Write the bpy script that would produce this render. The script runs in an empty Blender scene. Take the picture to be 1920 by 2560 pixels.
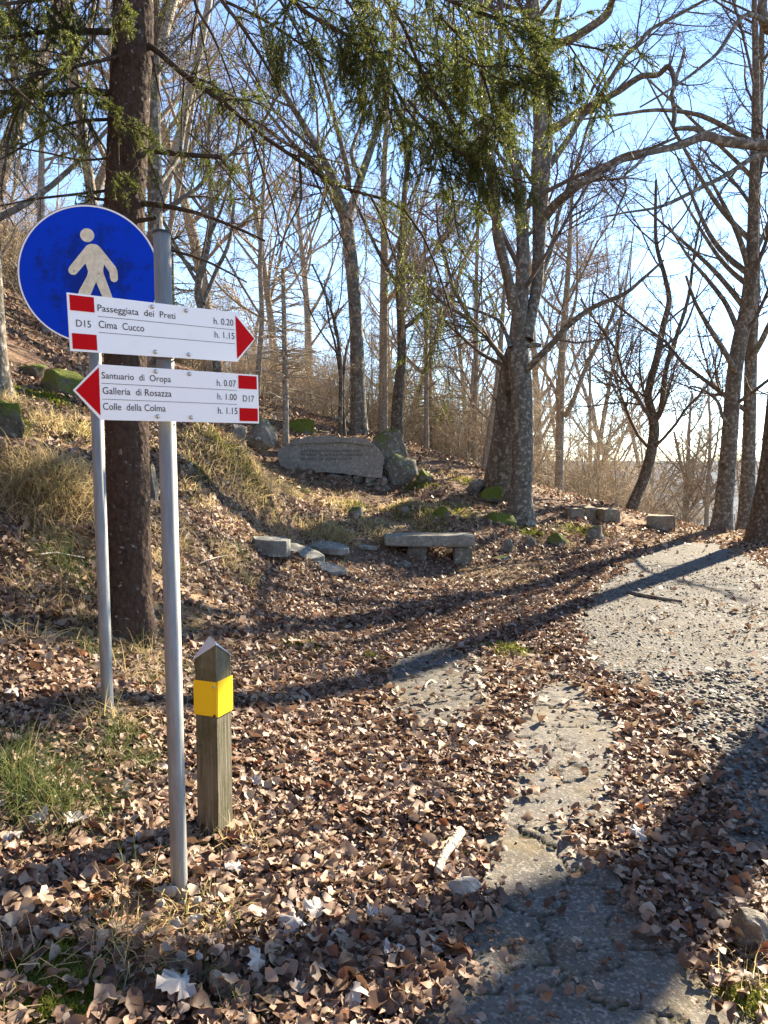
import bpy, bmesh, math
import numpy as np
from mathutils import Vector, Matrix

R = np.random.default_rng(7)
sc = bpy.context.scene
col = sc.collection
rad = math.radians

# ------------------------------------------------------------------ camera
FPX, PITCH, CAMH = 1923.0, rad(3.9), 1.4        # focal length in photo pixels (1920 x 2560)
cam_d = bpy.data.cameras.new('camera')
cam = bpy.data.objects.new('camera', cam_d)
col.objects.link(cam)
cam_d.sensor_fit = 'VERTICAL'
cam_d.angle = 2 * math.atan(1280 / FPX)
cam_d.clip_start, cam_d.clip_end = 0.05, 40000
cam.location = (0, 0, CAMH)
cam.rotation_euler = (rad(90) - PITCH, 0, 0)
sc.camera = cam

# ------------------------------------------------------------------ sky, sun, exposure
SUN_AZ, SUN_EL = rad(40), rad(27)               # azimuth to the right of +Y
w = bpy.data.worlds.new('World'); sc.world = w; w.use_nodes = True
nt = w.node_tree; nt.nodes.clear()
sky = nt.nodes.new('ShaderNodeTexSky'); sky.sky_type = 'NISHITA'; sky.sun_disc = False
sky.sun_elevation = SUN_EL; sky.sun_rotation = SUN_AZ
sky.altitude = 2500; sky.air_density = 1.0; sky.dust_density = 0.0; sky.ozone_density = 1.8
bg = nt.nodes.new('ShaderNodeBackground'); bg.inputs[1].default_value = 0.066
wo = nt.nodes.new('ShaderNodeOutputWorld')
nt.links.new(sky.outputs[0], bg.inputs[0]); nt.links.new(bg.outputs[0], wo.inputs[0])
sd = bpy.data.lights.new('sun', 'SUN'); sd.energy = 4.0; sd.angle = rad(0.55); sd.color = (1.0, 0.84, 0.62)
sun = bpy.data.objects.new('sun', sd); col.objects.link(sun)
SV = Vector((math.sin(SUN_AZ) * math.cos(SUN_EL), math.cos(SUN_AZ) * math.cos(SUN_EL), math.sin(SUN_EL)))
sun.rotation_euler = SV.to_track_quat('Z', 'Y').to_euler()
sun.location = (20, 24, 15)
vs = sc.view_settings
vs.view_transform = 'Standard'; vs.look = 'None'; vs.gamma = 1.0; vs.exposure = 2.7
vs.use_curve_mapping = False
sc.cycles.use_denoising = True
sc.cycles.max_bounces = 6; sc.cycles.diffuse_bounces = 3; sc.cycles.transmission_bounces = 3
sc.cycles.sample_clamp_indirect = 4.0

# ------------------------------------------------------------------ helpers: pixels, noise, terrain
def ray(px, py):
    x = (px - 960) / FPX; u = (1280 - py) / FPX
    return np.array([x, math.cos(PITCH) + u * math.sin(PITCH), -math.sin(PITCH) + u * math.cos(PITCH)])
def at(px, py, Y):
    r = ray(px, py); return r / r[1] * Y + np.array([0, 0, CAMH])
def topx(P):
    P = np.asarray(P, float); y = P[..., 1]; z = P[..., 2] - CAMH
    d = y * math.cos(PITCH) - z * math.sin(PITCH); v = y * math.sin(PITCH) + z * math.cos(PITCH)
    return 960 + FPX * P[..., 0] / d, 1280 - FPX * v / d

def _hash(ix, iy, s):
    h = (ix * 374761393 + iy * 668265263 + s * 1442695041) & 0xFFFFFFFF
    h = ((h ^ (h >> 13)) * 1274126177) & 0xFFFFFFFF
    return ((h ^ (h >> 16)) & 0xFFFFFF) / float(0xFFFFFF)
def vnoise(x, y, s=0):
    x = np.asarray(x, float); y = np.asarray(y, float)
    ix = np.floor(x).astype(np.int64); iy = np.floor(y).astype(np.int64)
    fx = x - ix; fy = y - iy; fx = fx * fx * (3 - 2 * fx); fy = fy * fy * (3 - 2 * fy)
    a = _hash(ix, iy, s); b = _hash(ix + 1, iy, s); c = _hash(ix, iy + 1, s); d = _hash(ix + 1, iy + 1, s)
    return (a + (b - a) * fx) * (1 - fy) + (c + (d - c) * fx) * fy - 0.5
def fbm(x, y, s=0, o=4):
    t = 0; a = 1.0
    for k in range(o):
        t = t + a * vnoise(np.asarray(x) * 2 ** k, np.asarray(y) * 2 ** k, s + k); a *= .5
    return t
def sstep(a, b, x):
    t = np.clip((x - a) / (b - a), 0, 1); return t * t * (3 - 2 * t)
def inpoly(x, y, poly):
    x = np.asarray(x); y = np.asarray(y); ins = np.zeros(x.shape, bool); n = len(poly)
    for i in range(n):
        x1, y1 = poly[i]; x2, y2 = poly[(i + 1) % n]
        if y1 == y2: continue
        c = ((y1 > y) != (y2 > y)) & (x < (x2 - x1) * (y - y1) / (y2 - y1) + x1)
        ins ^= c
    return ins
def far_z(x, y):
    u = x + 0.10 * (y - 20)
    left = 2 + .33 * (-u) + .006 * u * u
    left = np.where(u < -60, 2 + .33 * 60 + .006 * 3600 + (-u - 60) * .8, left)
    left = np.minimum(left, 420)
    right = 2 - .42 * u - .018 * np.clip(u, 0, 40) ** 2
    right = np.maximum(right, -90)
    z = np.where(u < 0, left, right)
    return z - sstep(70, 400, y) * 120 * sstep(-60, 10, u)

def _cp():
    P = []
    for q in [(0, 0), (.7, 2.5), (.27, 2), (2, 3), (2, 6), (3, 8.6), (5, 12), (1, 4), (1.2, 7.5), (.3, 6), (3.5, 1), (4, 5), (5, 8), (7, 10), (-.1, 4.4), (0, 8.2)]:
        P.append((q[0], q[1], 0.0))
    P += [(-.6, 2.2, .085), (-.6, 2.6, .06), (-1.174, 3.2, .32), (-1.58, 4.7, .31), (-.85, 1.6, .12), (-2, 1.5, .3), (-1.9, 2.6, .45),
          (6.5, 13.6, .05), (-3, 3.5, .95), (8, 14, -.1), (9, 5, 0.), (4, 0, 0.), (-3, 0, .4)]
    for px, py, D in [(130, 960, 9.5), (30, 1100, 7), (100, 1290, 5.4), (520, 1095, 9), (700, 1165, 13.5), (950, 1240, 13.3), (770, 1196, 13.1), (840, 1208, 13.0), (890, 1228, 12.9), (640, 1205, 9.8),
                      (800, 1290, 10.8), (660, 1385, 9), (1070, 1412, 10.2), (1100, 1222, 13.2), (1080, 1318, 11.4), (1302, 1305, 13), (1244, 1235, 14.2), (1400, 1345, 12.2),
                      (1460, 1290, 19), (1535, 1290, 18), (1655, 1318, 17), (1571, 1292, 17.5), (1801, 1330, 14.5), (1862, 1340, 15.2), (1903, 1362, 13.3), (1395, 1270, 20),
                      (880, 1085, 17), (988, 1100, 18.5), (715, 1112, 14.2), (420, 1300, 6.6), (560, 1290, 8), (430, 1480, 5.4), (600, 1480, 6.6), (800, 1420, 8.4), (1190, 1360, 11.2), (760, 1215, 12), (300, 1040, 9)]:
        P.append(tuple(at(px, py, D)))
    for x, y in [(-9, 10), (-9, 18), (-9, 25), (-4, 25), (0, 25), (4, 25), (9, 25), (12, 20), (-8, 4)]:
        P.append((x, y, float(far_z(np.array(x), np.array(y)))))
    return np.array(P)
_C = _cp()
def _phi(r2): return np.where(r2 > 1e-12, .5 * r2 * np.log(np.maximum(r2, 1e-12)), 0)
_n = len(_C); _r2 = ((_C[:, None, :2] - _C[None, :, :2]) ** 2).sum(-1)
_A = np.zeros((_n + 3, _n + 3)); _A[:_n, :_n] = _phi(_r2) + np.eye(_n) * .25
_A[:_n, _n] = 1; _A[:_n, _n + 1:] = _C[:, :2]; _A[_n:, :_n] = _A[:_n, _n:].T
_W = np.linalg.solve(_A, np.r_[_C[:, 2], 0, 0, 0])
def tps(x, y):
    o = np.empty(x.shape); CH = 40000
    for i in range(0, x.size, CH):
        xs = x[i:i + CH]; ys = y[i:i + CH]
        r2 = (xs[:, None] - _C[None, :, 0]) ** 2 + (ys[:, None] - _C[None, :, 1]) ** 2
        o[i:i + CH] = _phi(r2) @ _W[:_n] + _W[_n] + xs * _W[_n + 1] + ys * _W[_n + 2]
    return o

def gpx(px, py):                                  # pixel on the flat path (z = 0)
    r = ray(px, py); t = -CAMH / r[2]; return (r[0] * t, r[1] * t)
ASPH = [gpx(*q) for q in [(1070, 2500), (1140, 2390), (1185, 2290), (1200, 2200), (1190, 2100), (1225, 2000), (1255, 1900), (1285, 1800), (1330, 1735), (1400, 1690), (1490, 1735),
                          (1545, 1800), (1565, 1900), (1565, 2000), (1545, 2060), (1450, 2085), (1485, 2150), (1580, 2220), (1645, 2330), (1725, 2430)]] + [(.95, 1.75), (.9, .3), (-.3, .3), (-.12, 1.6)]
OLDP = [gpx(*q) for q in [(960, 1700), (1000, 1640), (1100, 1610), (1200, 1640), (1235, 1690), (1205, 1760), (1170, 1810), (1080, 1850), (1000, 1830)]]
GRAV = [gpx(*q) for q in [(1920, 2140), (1800, 2000), (1745, 1850), (1690, 1770), (1560, 1720), (1450, 1650), (1440, 1560), (1480, 1500), (1540, 1430), (1585, 1395), (1690, 1362), (1790, 1362), (1850, 1385), (1920, 1420)]] + [(5.8, 9.0), (5.2, 6.5), (4.2, 4.5), (3.2, 3.4), (2.6, 2.2)]

def pathmask(x, y):
    return np.exp(-(np.maximum(0, np.abs(x - (1.0 + .28 * y)) - 1.5 - .12 * y)) ** 2 * 3) * sstep(24, 20, y)
def ground(x, y):
    x = np.atleast_1d(np.asarray(x, float)); y = np.atleast_1d(np.asarray(y, float)); sh = x.shape; x = x.ravel(); y = y.ravel()
    wn = sstep(10, 7.5, np.abs(x)) * sstep(24, 19, y) * sstep(-4, -1, y)
    z = far_z(x, y); m = wn > 0
    if m.any(): z[m] = z[m] * (1 - wn[m]) + tps(x[m], y[m]) * wn[m]
    pm = pathmask(x, y)
    z = z + (1 - pm) * (.16 * fbm(x * .8, y * .8, 3, 2) + .07 * fbm(x * 2.6, y * 2.6, 5, 2)) * sstep(.8, 5, np.abs(x - .5) + y * .25)
    z = z + .012 * fbm(x * .9, y * .9, 11, 2)
    # turf hummocks on the bank and the ledge behind the bench
    for bx, by, s, h in HUMP:
        d2 = ((x - bx) ** 2 + (y - by) ** 2) / (s * s); z = z + h * np.exp(-d2 * d2)
    return z.reshape(sh)
HUMP = []
for px, py, D, s, h in [(570, 1150, 9.3, .55, .16), (640, 1180, 9.6, .4, .12), (120, 1240, 5.6, .38, .22), (260, 1290, 5.5, .3, .12), (850, 1330, 10.5, .5, .10), (960, 1310, 11, .4, .1), (460, 1200, 8.0, .4, .10), (1060, 1290, 11.8, .5, .12)]:
    q = at(px, py, D); HUMP.append((q[0], q[1], s, h * 1.4))
def gz(x, y): return float(ground(x, y)[0])
def hit(px, py, Y0=1.2, Y1=26):
    r = ray(px, py); r = r / r[1]
    Y = np.linspace(Y0, Y1, 900); z = CAMH + r[2] * Y; g = ground(r[0] * Y, Y)
    k = np.argmax(z < g)
    if z[k] >= g[k]: k = len(Y) - 1
    return np.array([r[0] * Y[k], Y[k], g[k]])

# ------------------------------------------------------------------ helpers: meshes and objects
def mesh_np(name, V, F, smooth=True):
    me = bpy.data.meshes.new(name)
    V = np.asarray(V, np.float32).reshape(-1, 3)
    F = [np.asarray(f, np.int32) for f in (F if isinstance(F, list) else [F])]
    F = [f for f in F if f.size]
    me.vertices.add(len(V)); me.vertices.foreach_set('co', V.ravel())
    loops = np.concatenate([f.ravel() for f in F])
    tot = np.concatenate([np.full(len(f), f.shape[1], np.int32) for f in F])
    st = np.r_[0, np.cumsum(tot)[:-1]].astype(np.int32)
    me.loops.add(len(loops)); me.loops.foreach_set('vertex_index', loops)
    me.polygons.add(len(tot)); me.polygons.foreach_set('loop_start', st); me.polygons.foreach_set('loop_total', tot)
    me.polygons.foreach_set('use_smooth', np.full(len(tot), smooth))
    me.update(calc_edges=True); me.validate()
    return me
def link(name, me, mat=None, parent=None, loc=None):
    o = bpy.data.objects.new(name, me); col.objects.link(o)
    if mat is not None and me is not None and not me.materials: me.materials.append(mat)
    if parent is not None: o.parent = parent
    if loc is not None: o.location = loc
    return o
def tag(o, label, cat, group=None):
    o['label'] = label; o['category'] = cat
    if group: o['group'] = group
    return o
def empty(name, loc, label, cat, group=None, rz=0, s=1):
    o = bpy.data.objects.new(name, None); col.objects.link(o); o.empty_display_size = .2
    o.location = loc; o.rotation_euler = (0, 0, rz); o.scale = (s, s, s)
    return tag(o, label, cat, group)
def struct(o): o['kind'] = 'structure'; return o
def stuff(o, label, cat, top=True):
    o['kind'] = 'stuff'
    if top: tag(o, label, cat)
    return o
def bm_obj(name, bm, mat, parent=None, smooth=False, bevel=0):
    if bevel: bmesh.ops.bevel(bm, geom=bm.edges[:], offset=bevel, segments=2, affect='EDGES', profile=.6)
    bmesh.ops.recalc_face_normals(bm, faces=bm.faces[:])
    me = bpy.data.meshes.new(name); bm.to_mesh(me); bm.free()
    me.polygons.foreach_set('use_smooth', [smooth] * len(me.polygons))
    return link(name, me, mat, parent)
def prism(poly, t, z0=0):
    bm = bmesh.new(); a = [bm.verts.new((x, z0, y)) for x, y in poly]; b = [bm.verts.new((x, z0 + t, y)) for x, y in poly]
    n = len(poly); bm.faces.new(a); bm.faces.new(b[::-1])
    for i in range(n): bm.faces.new((a[i], a[(i + 1) % n], b[(i + 1) % n], b[i]))
    return bm

# ------------------------------------------------------------------ helpers: node materials
class NM:
    def __init__(s, name):
        s.m = bpy.data.materials.new(name); s.m.use_nodes = True; s.t = s.m.node_tree; s.t.nodes.clear()
        s.out = s.n('ShaderNodeOutputMaterial'); s.co = s.n('ShaderNodeTexCoord'); s.geo = s.n('ShaderNodeNewGeometry')
    def n(s, k, **kw):
        x = s.t.nodes.new(k)
        for a, v in kw.items(): setattr(x, a, v)
        return x
    def l(s, a, b): s.t.links.new(a, b)
    def pos(s, scale=(1, 1, 1), world=False):
        mp = s.n('ShaderNodeMapping'); mp.inputs['Scale'].default_value = scale
        s.l(s.geo.outputs['Position'] if world else s.co.outputs['Object'], mp.inputs[0]); return mp.outputs[0]
    def noise(s, sc_, v=None, det=4, rough=.6, dist=0):
        x = s.n('ShaderNodeTexNoise'); x.inputs['Scale'].default_value = sc_; x.inputs['Detail'].default_value = det
        x.inputs['Roughness'].default_value = rough; x.inputs['Distortion'].default_value = dist
        s.l(v if v is not None else s.co.outputs['Object'], x.inputs['Vector']); return x.outputs['Fac']
    def vor(s, sc_, v=None, feat='F1', out='Distance'):
        x = s.n('ShaderNodeTexVoronoi', feature=feat); x.inputs['Scale'].default_value = sc_
        s.l(v if v is not None else s.co.outputs['Object'], x.inputs['Vector']); return x.outputs[out]
    def ramp(s, fac, stops, interp='LINEAR'):
        x = s.n('ShaderNodeValToRGB'); r = x.color_ramp; r.interpolation = interp
        while len(r.elements) < len(stops): r.elements.new(.5)
        for e, (p, c) in zip(r.elements, stops):
            e.position = p; e.color = (c, c, c, 1) if isinstance(c, (int, float)) else (*c, 1)
        s.l(fac, x.inputs[0]); return x.outputs[0]
    def mix(s, fac, a, b, mode='MIX'):
        x = s.n('ShaderNodeMix', data_type='RGBA', blend_type=mode)
        for sock, v in ((x.inputs['Factor'], fac), (x.inputs[6], a), (x.inputs[7], b)):
            if isinstance(v, (int, float)): sock.default_value = v
            elif isinstance(v, tuple): sock.default_value = (*v, 1)
            else: s.l(v, sock)
        return x.outputs[2]
    def math(s, op, a, b=0.0):
        x = s.n('ShaderNodeMath', operation=op)
        for i, v in ((0, a), (1, b)):
            if isinstance(v, (int, float)): x.inputs[i].default_value = v
            else: s.l(v, x.inputs[i])
        return x.outputs[0]
    def bump(s, h, strength=.5, dist=.01):
        x = s.n('ShaderNodeBump'); x.inputs['Strength'].default_value = strength; x.inputs['Distance'].default_value = dist
        s.l(h, x.inputs['Height']); return x.outputs[0]
    def fin(s, colr, rough=.8, metal=0, normal=None, spec=.3, transl=0):
        p = s.n('ShaderNodeBsdfPrincipled'); p.inputs['Specular IOR Level'].default_value = spec
        for k, v in (('Base Color', colr), ('Roughness', rough), ('Metallic', metal)):
            if isinstance(v, (int, float)): p.inputs[k].default_value = v
            elif isinstance(v, tuple): p.inputs[k].default_value = (*v, 1)
            else: s.l(v, p.inputs[k])
        if normal is not None: s.l(normal, p.inputs['Normal'])
        sh = p.outputs[0]
        if transl:
            t = s.n('ShaderNodeBsdfTranslucent'); mx = s.n('ShaderNodeMixShader'); mx.inputs[0].default_value = transl
            if isinstance(colr, tuple): t.inputs[0].default_value = (*colr, 1)
            else: s.l(colr, t.inputs[0])
            s.l(sh, mx.inputs[1]); s.l(t.outputs[0], mx.inputs[2]); sh = mx.outputs[0]
        s.l(sh, s.out.inputs[0]); return s.m

M = {}
def island(name, stops, rough=.75, transl=.25, spec=.25, sc_=0):
    a = NM(name); c = a.ramp(a.geo.outputs['Random Per Island'], stops)
    if sc_: c = a.mix(.5, c, a.ramp(a.noise(sc_), [(.3, .35), (.7, 1.)]), 'MULTIPLY')
    return a.fin(c, rough, spec=spec, transl=transl)
M['leaf'] = island('leaf_litter', [(0, (.075, .042, .028)), (.22, (.15, .085, .054)), (.48, (.235, .145, .096)), (.72, (.33, .225, .155)), (.88, (.46, .36, .26)), (.955, (.26, .10, .05)), (1, (.55, .49, .44))], .62, .22, .35, 60)
M['leaf_pale'] = NM('leaf_pale'); a = M['leaf_pale']; M['leaf_pale'] = a.fin(a.ramp(a.noise(40), [(.3, (.30, .265, .23)), (.7, (.50, .475, .45))]), .6, transl=.15)
def one_leaf(name, c0, c1):
    a = NM(name); return a.fin(a.ramp(a.noise(55), [(.3, c0), (.7, c1)]), .55, spec=.4, transl=.2)
LEAFM = [one_leaf('leaf_brown', (.13, .08, .05), (.24, .155, .10)), one_leaf('leaf_tan', (.25, .17, .115), (.38, .28, .2)), one_leaf('leaf_russet', (.14, .05, .025), (.26, .10, .045)), one_leaf('leaf_buff', (.3, .22, .15), (.42, .33, .24))]
M['grass_dry'] = island('grass_dry', [(0, (.30, .22, .11)), (.4, (.48, .37, .20)), (.75, (.62, .50, .29)), (.9, (.44, .43, .15)), (1, (.66, .58, .39))], .7, .5)
M['grass_green'] = island('grass_green', [(0, (.045, .075, .022)), (.5, (.085, .125, .035)), (.8, (.16, .18, .06)), (1, (.33, .29, .14))], .6, .35)
M['moss'] = island('moss', [(0, (.06, .08, .012)), (.5, (.15, .18, .022)), (1, (.30, .30, .055))], .9, .4)
M['needle'] = island('spruce_needles', [(0, (.03, .05, .014)), (.45, (.07, .10, .02)), (.8, (.14, .165, .03)), (1, (.27, .27, .06))], .45, .64, .4)

def ground_mat():
    a = NM('forest_floor'); p = a.pos(world=True)
    v = a.vor(34, p, out='Color'); sep = a.n('ShaderNodeSeparateColor'); a.l(v, sep.inputs[0])
    lf = a.ramp(sep.outputs[0], [(0, (.07, .043, .029)), (.35, (.15, .092, .062)), (.7, (.23, .15, .105)), (1, (.33, .235, .165))])
    soil = a.ramp(a.noise(9, p, 6), [(.3, (.035, .024, .016)), (.7, (.085, .058, .038))])
    c = a.mix(a.ramp(a.noise(1.3, p, 4), [(.38, .25), (.6, .85)]), soil, lf)
    tan = a.ramp(a.noise(14, p, 5), [(.3, (.14, .095, .05)), (.7, (.3, .22, .12))])
    c = a.mix(a.ramp(a.noise(.55, p, 4), [(.5, 0.), (.62, .8)]), c, tan)
    c = a.mix(a.ramp(a.noise(.9, p, 5), [(.62, 0.), (.72, .55)]), c, (.075, .09, .02))
    h = a.mix(.5, a.vor(26, p), a.noise(30, p, 5))
    return a.fin(c, .95, normal=a.bump(h, .9, .02), spec=.1)
M['ground'] = ground_mat()
def asphalt_mat(name, k):
    a = NM(name); p = a.pos(world=True)
    c = a.ramp(a.noise(3.0, p, 6, .7), [(.3, (.13 * k, .125 * k, .112 * k)), (.7, (.225 * k, .21 * k, .185 * k))])
    ag = a.vor(120, p, out='Color'); sep = a.n('ShaderNodeSeparateColor'); a.l(ag, sep.inputs[0])
    c = a.mix(a.ramp(sep.outputs[0], [(.72, 0.), (.8, .6)]), c, (.26, .245, .215))
    c = a.mix(a.ramp(sep.outputs[1], [(.8, 0.), (.86, .6)]), c, (.055, .05, .045))
    c = a.mix(a.ramp(a.noise(2.1, p, 6, .75), [(.50, 0.), (.66, .55)]), c, (.16, .12, .05))
    sa = a.n('ShaderNodeAttribute'); sa.attribute_name = 'soil'
    c = a.mix(sa.outputs['Fac'], c, a.ramp(a.noise(30, p, 4), [(.4, (.03, .024, .016)), (.65, (.055, .055, .02))]))
    h = a.mix(.3, a.noise(70, p, 6, .75), a.vor(170, p))
    return a.fin(c, .9, normal=a.bump(h, .7, .006), spec=.2)
M['asphalt'] = asphalt_mat('cracked_asphalt', .62); M['asphalt_old'] = asphalt_mat('old_asphalt', .42)
def gravel_mat():
    a = NM('gravel'); p = a.pos(world=True); v = a.vor(55, p, out='Color'); sep = a.n('ShaderNodeSeparateColor'); a.l(v, sep.inputs[0])
    c = a.ramp(sep.outputs[0], [(0, (.055, .054, .049)), (.5, (.095, .093, .085)), (1, (.17, .165, .148))])
    c = a.mix(a.ramp(a.noise(1.7, p, 5), [(.45, 0.), (.65, .65)]), c, (.09, .08, .06))
    return a.fin(c, .9, normal=a.bump(a.vor(55, p), 1., .012), spec=.2)
M['gravel'] = gravel_mat()
M['pebble'] = island('pebbles', [(0, (.055, .054, .05)), (.5, (.115, .113, .106)), (.85, (.19, .185, .17)), (1, (.3, .285, .25))], .75, 0, .3)
def rock_mat(name, c0, c1, moss=.0, lichen=.0):
    a = NM(name); p = a.pos(world=True)
    c = a.ramp(a.noise(5, p, 7, .7), [(.3, c0), (.7, c1)])
    c = a.mix(a.ramp(a.noise(22, p, 5, .7), [(.35, .45), (.6, 1.)]), tuple(x * .45 for x in c0), c)
    if lichen: c = a.mix(a.ramp(a.noise(17, p, 4), [(.62 - .12 * lichen, 0.), (.68, .75)]), c, (.43, .43, .38))
    if moss:
        sp = a.n('ShaderNodeSeparateXYZ'); a.l(a.geo.outputs['Normal'], sp.inputs[0])
        f = a.math('ADD', a.math('MULTIPLY', sp.outputs[2], .38), a.mix(.45, a.noise(3, p, 6, .7), a.noise(14, p, 6, .8)))
        mc = a.ramp(a.noise(60, p, 4), [(.3, (.04, .06, .01)), (.7, (.15, .17, .025))])
        c = a.mix(a.ramp(f, [(.90 - .36 * moss, 0.), (1.05 - .36 * moss, 1.)]), c, mc)
    h = a.mix(.4, a.noise(9, p, 8, .7), a.noise(70, p, 4))
    return a.fin(c, .92, normal=a.bump(h, .7, .03), spec=.2)
M['rock'] = rock_mat('grey_rock', (.115, .105, .085), (.25, .23, .19), 0, .5)
M['rock_moss'] = rock_mat('mossy_rock', (.085, .08, .06), (.2, .185, .15), 1.25, .3)
M['rock_half'] = rock_mat('half_mossy_rock', (.10, .094, .075), (.24, .22, .185), .6, .5)
M['slab'] = rock_mat('slab_stone', (.2, .19, .165), (.29, .275, .24), 0, .12)
M['bench'] = rock_mat('bench_stone', (.19, .175, .14), (.33, .31, .255), 0, .6)
M['block'] = rock_mat('block_stone', (.18, .15, .11), (.32, .27, .2), 0, .3)
M['pale_rock'] = rock_mat('pale_rock', (.26, .25, .22), (.46, .44, .40), 0, .5)
M['flag'] = rock_mat('flagstone', (.15, .152, .138), (.28, .285, .26), 0, .6)

def bark(name, c0, c1, pale, palefac, sc_=6, zs=.35, moss=False, bd=.02):
    a = NM(name); p = a.pos((1, 1, zs), world=True); q = a.pos(world=True)
    c = a.ramp(a.noise(sc_ * 2, p, 7, .7), [(.3, c0), (.7, c1)])
    c = a.mix(a.ramp(a.noise(sc_ * 3.2, q, 5, .65), [(.60 - .22 * palefac, 0.), (.66 - .18 * palefac, .85)]), c, pale)
    c = a.mix(a.ramp(a.noise(sc_ * 1.4, q, 6, .7), [(.58, 0.), (.66, .8)]), c, tuple(x * .5 for x in c0))
    h = a.mix(.5, a.noise(sc_ * 5, p, 6, .7), a.vor(sc_ * 6, p))
    return a.fin(c, .9, normal=a.bump(h, .8, bd), spec=.15)
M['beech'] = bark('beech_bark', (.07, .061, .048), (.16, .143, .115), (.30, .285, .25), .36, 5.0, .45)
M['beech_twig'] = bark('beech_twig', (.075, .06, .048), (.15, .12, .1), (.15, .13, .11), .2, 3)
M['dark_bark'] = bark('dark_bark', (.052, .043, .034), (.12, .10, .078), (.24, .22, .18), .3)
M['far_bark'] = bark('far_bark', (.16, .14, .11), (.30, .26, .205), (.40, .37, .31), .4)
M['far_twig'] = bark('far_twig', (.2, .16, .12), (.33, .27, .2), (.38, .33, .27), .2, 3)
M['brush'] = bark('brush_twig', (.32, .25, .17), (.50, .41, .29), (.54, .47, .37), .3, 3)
def spruce_mat():
    a = NM('spruce_bark'); p = a.pos((1, 1, .7)); q = a.pos()
    v = a.mix(.5, a.vor(38, p), a.noise(55, p, 5, .7)); c = a.ramp(v, [(0, (.10, .072, .055)), (.5, (.06, .042, .033)), (.85, (.02, .015, .012))])
    c = a.mix(a.ramp(a.noise(26, q, 5, .7), [(.62, 0.), (.66, .85)]), c, (.30, .30, .27))
    c = a.mix(a.ramp(a.noise(2, q, 3), [(.4, .0), (.7, .4)]), c, (.085, .055, .04))
    return a.fin(c, .92, normal=a.bump(a.math('SUBTRACT', 1., v), .7, .02), spec=.12)
M['spruce'] = spruce_mat()
M['spruce_twig'] = bark('spruce_twig', (.035, .026, .02), (.085, .062, .046), (.16, .14, .12), .1, 5)
M['galv'] = NM('galvanised_steel'); a = M['galv']; p = a.pos((1, 1, .12))
c = a.ramp(a.noise(45, p, 6, .7), [(.3, (.17, .176, .17)), (.7, (.31, .318, .305))])
c = a.mix(a.ramp(a.noise(9, None, 6, .7), [(.6, 0.), (.72, .4)]), c, (.30, .29, .27))
M['galv'] = a.fin(c, a.ramp(a.noise(25), [(.3, .45), (.7, .65)]), .35, spec=.5)
def plain(name, c, rough=.5, metal=0, dirt=0, dc=(.1, .09, .07), scale=18, spec=.4):
    a = NM(name); k = a.mix(a.ramp(a.noise(scale, None, 7, .7), [(.55, 0.), (.75, dirt)]), c, dc) if dirt else c
    return a.fin(k, rough, metal, spec=spec)
M['white'] = plain('sign_white', (.84, .84, .83), .5, dirt=.10, dc=(.5, .5, .48), scale=9)
M['red'] = plain('sign_red', (.50, .004, .007), .6, dirt=.12, dc=(.35, .01, .012), spec=.06)
M['black'] = plain('print_black', (.018, .018, .022), .5)
M['bolt'] = plain('bolt_steel', (.55, .54, .5), .4, .8, .4, (.3, .28, .24), 60)
M['dark_cap'] = plain('dark_cap', (.03, .03, .032), .5)
M['yellow'] = plain('yellow_plate', (.86, .56, .012), .42, dirt=.08, dc=(.6, .38, .03))
M['zinc'] = plain('zinc_cap', (.62, .63, .66), .4, .1, .3, (.42, .42, .44), 12)
a = NM('blue_sign'); p = a.pos()
g = a.n('ShaderNodeVectorMath', operation='LENGTH'); a.l(p, g.inputs[0])
stain = a.math('SUBTRACT', a.noise(14, p, 7, .75), a.math('MULTIPLY', g.outputs['Value'], 1.15))
c = a.mix(a.ramp(stain, [(.27, 0.), (.42, .72)]), (.003, .042, .52), (.008, .024, .14))
c = a.mix(a.ramp(a.noise(16, p, 3), [(.70, 0.), (.73, .7)]), c, (.01, .02, .08))
M['blue'] = a.fin(c, .6, spec=.06)
a = NM('figure_white'); p = a.pos(); c = a.mix(a.ramp(a.noise(30, p, 7, .75), [(.42, 0.), (.66, .6)]), (.76, .70, .52), (.40, .35, .24))
c = a.mix(a.ramp(a.noise(45, p, 2), [(.70, 0.), (.73, .85)]), c, (.07, .06, .05)); M['figure'] = a.fin(c, .5)
def post_mat():
    a = NM('weathered_post'); p = a.pos((1, 1, .06)); q = a.pos()
    c = a.ramp(a.noise(90, p, 6, .7), [(.3, (.075, .066, .045)), (.7, (.22, .20, .145))])
    c = a.mix(a.ramp(a.noise(6, q, 6, .7), [(.45, 0.), (.65, .75)]), c, (.06, .065, .02))
    c = a.mix(a.ramp(a.noise(14, q, 5, .7), [(.6, 0.), (.7, .6)]), c, (.035, .03, .022))
    return a.fin(c, .88, normal=a.bump(a.noise(110, p, 6), .8, .006), spec=.15)
M['post'] = post_mat()
M['stick'] = bark('pale_stick', (.30, .27, .22), (.48, .44, .38), (.6, .57, .52), .4, 14)
M['wet_wood'] = bark('grey_wood', (.12, .11, .095), (.24, .22, .19), (.32, .3, .27), .3, 10)

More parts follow.
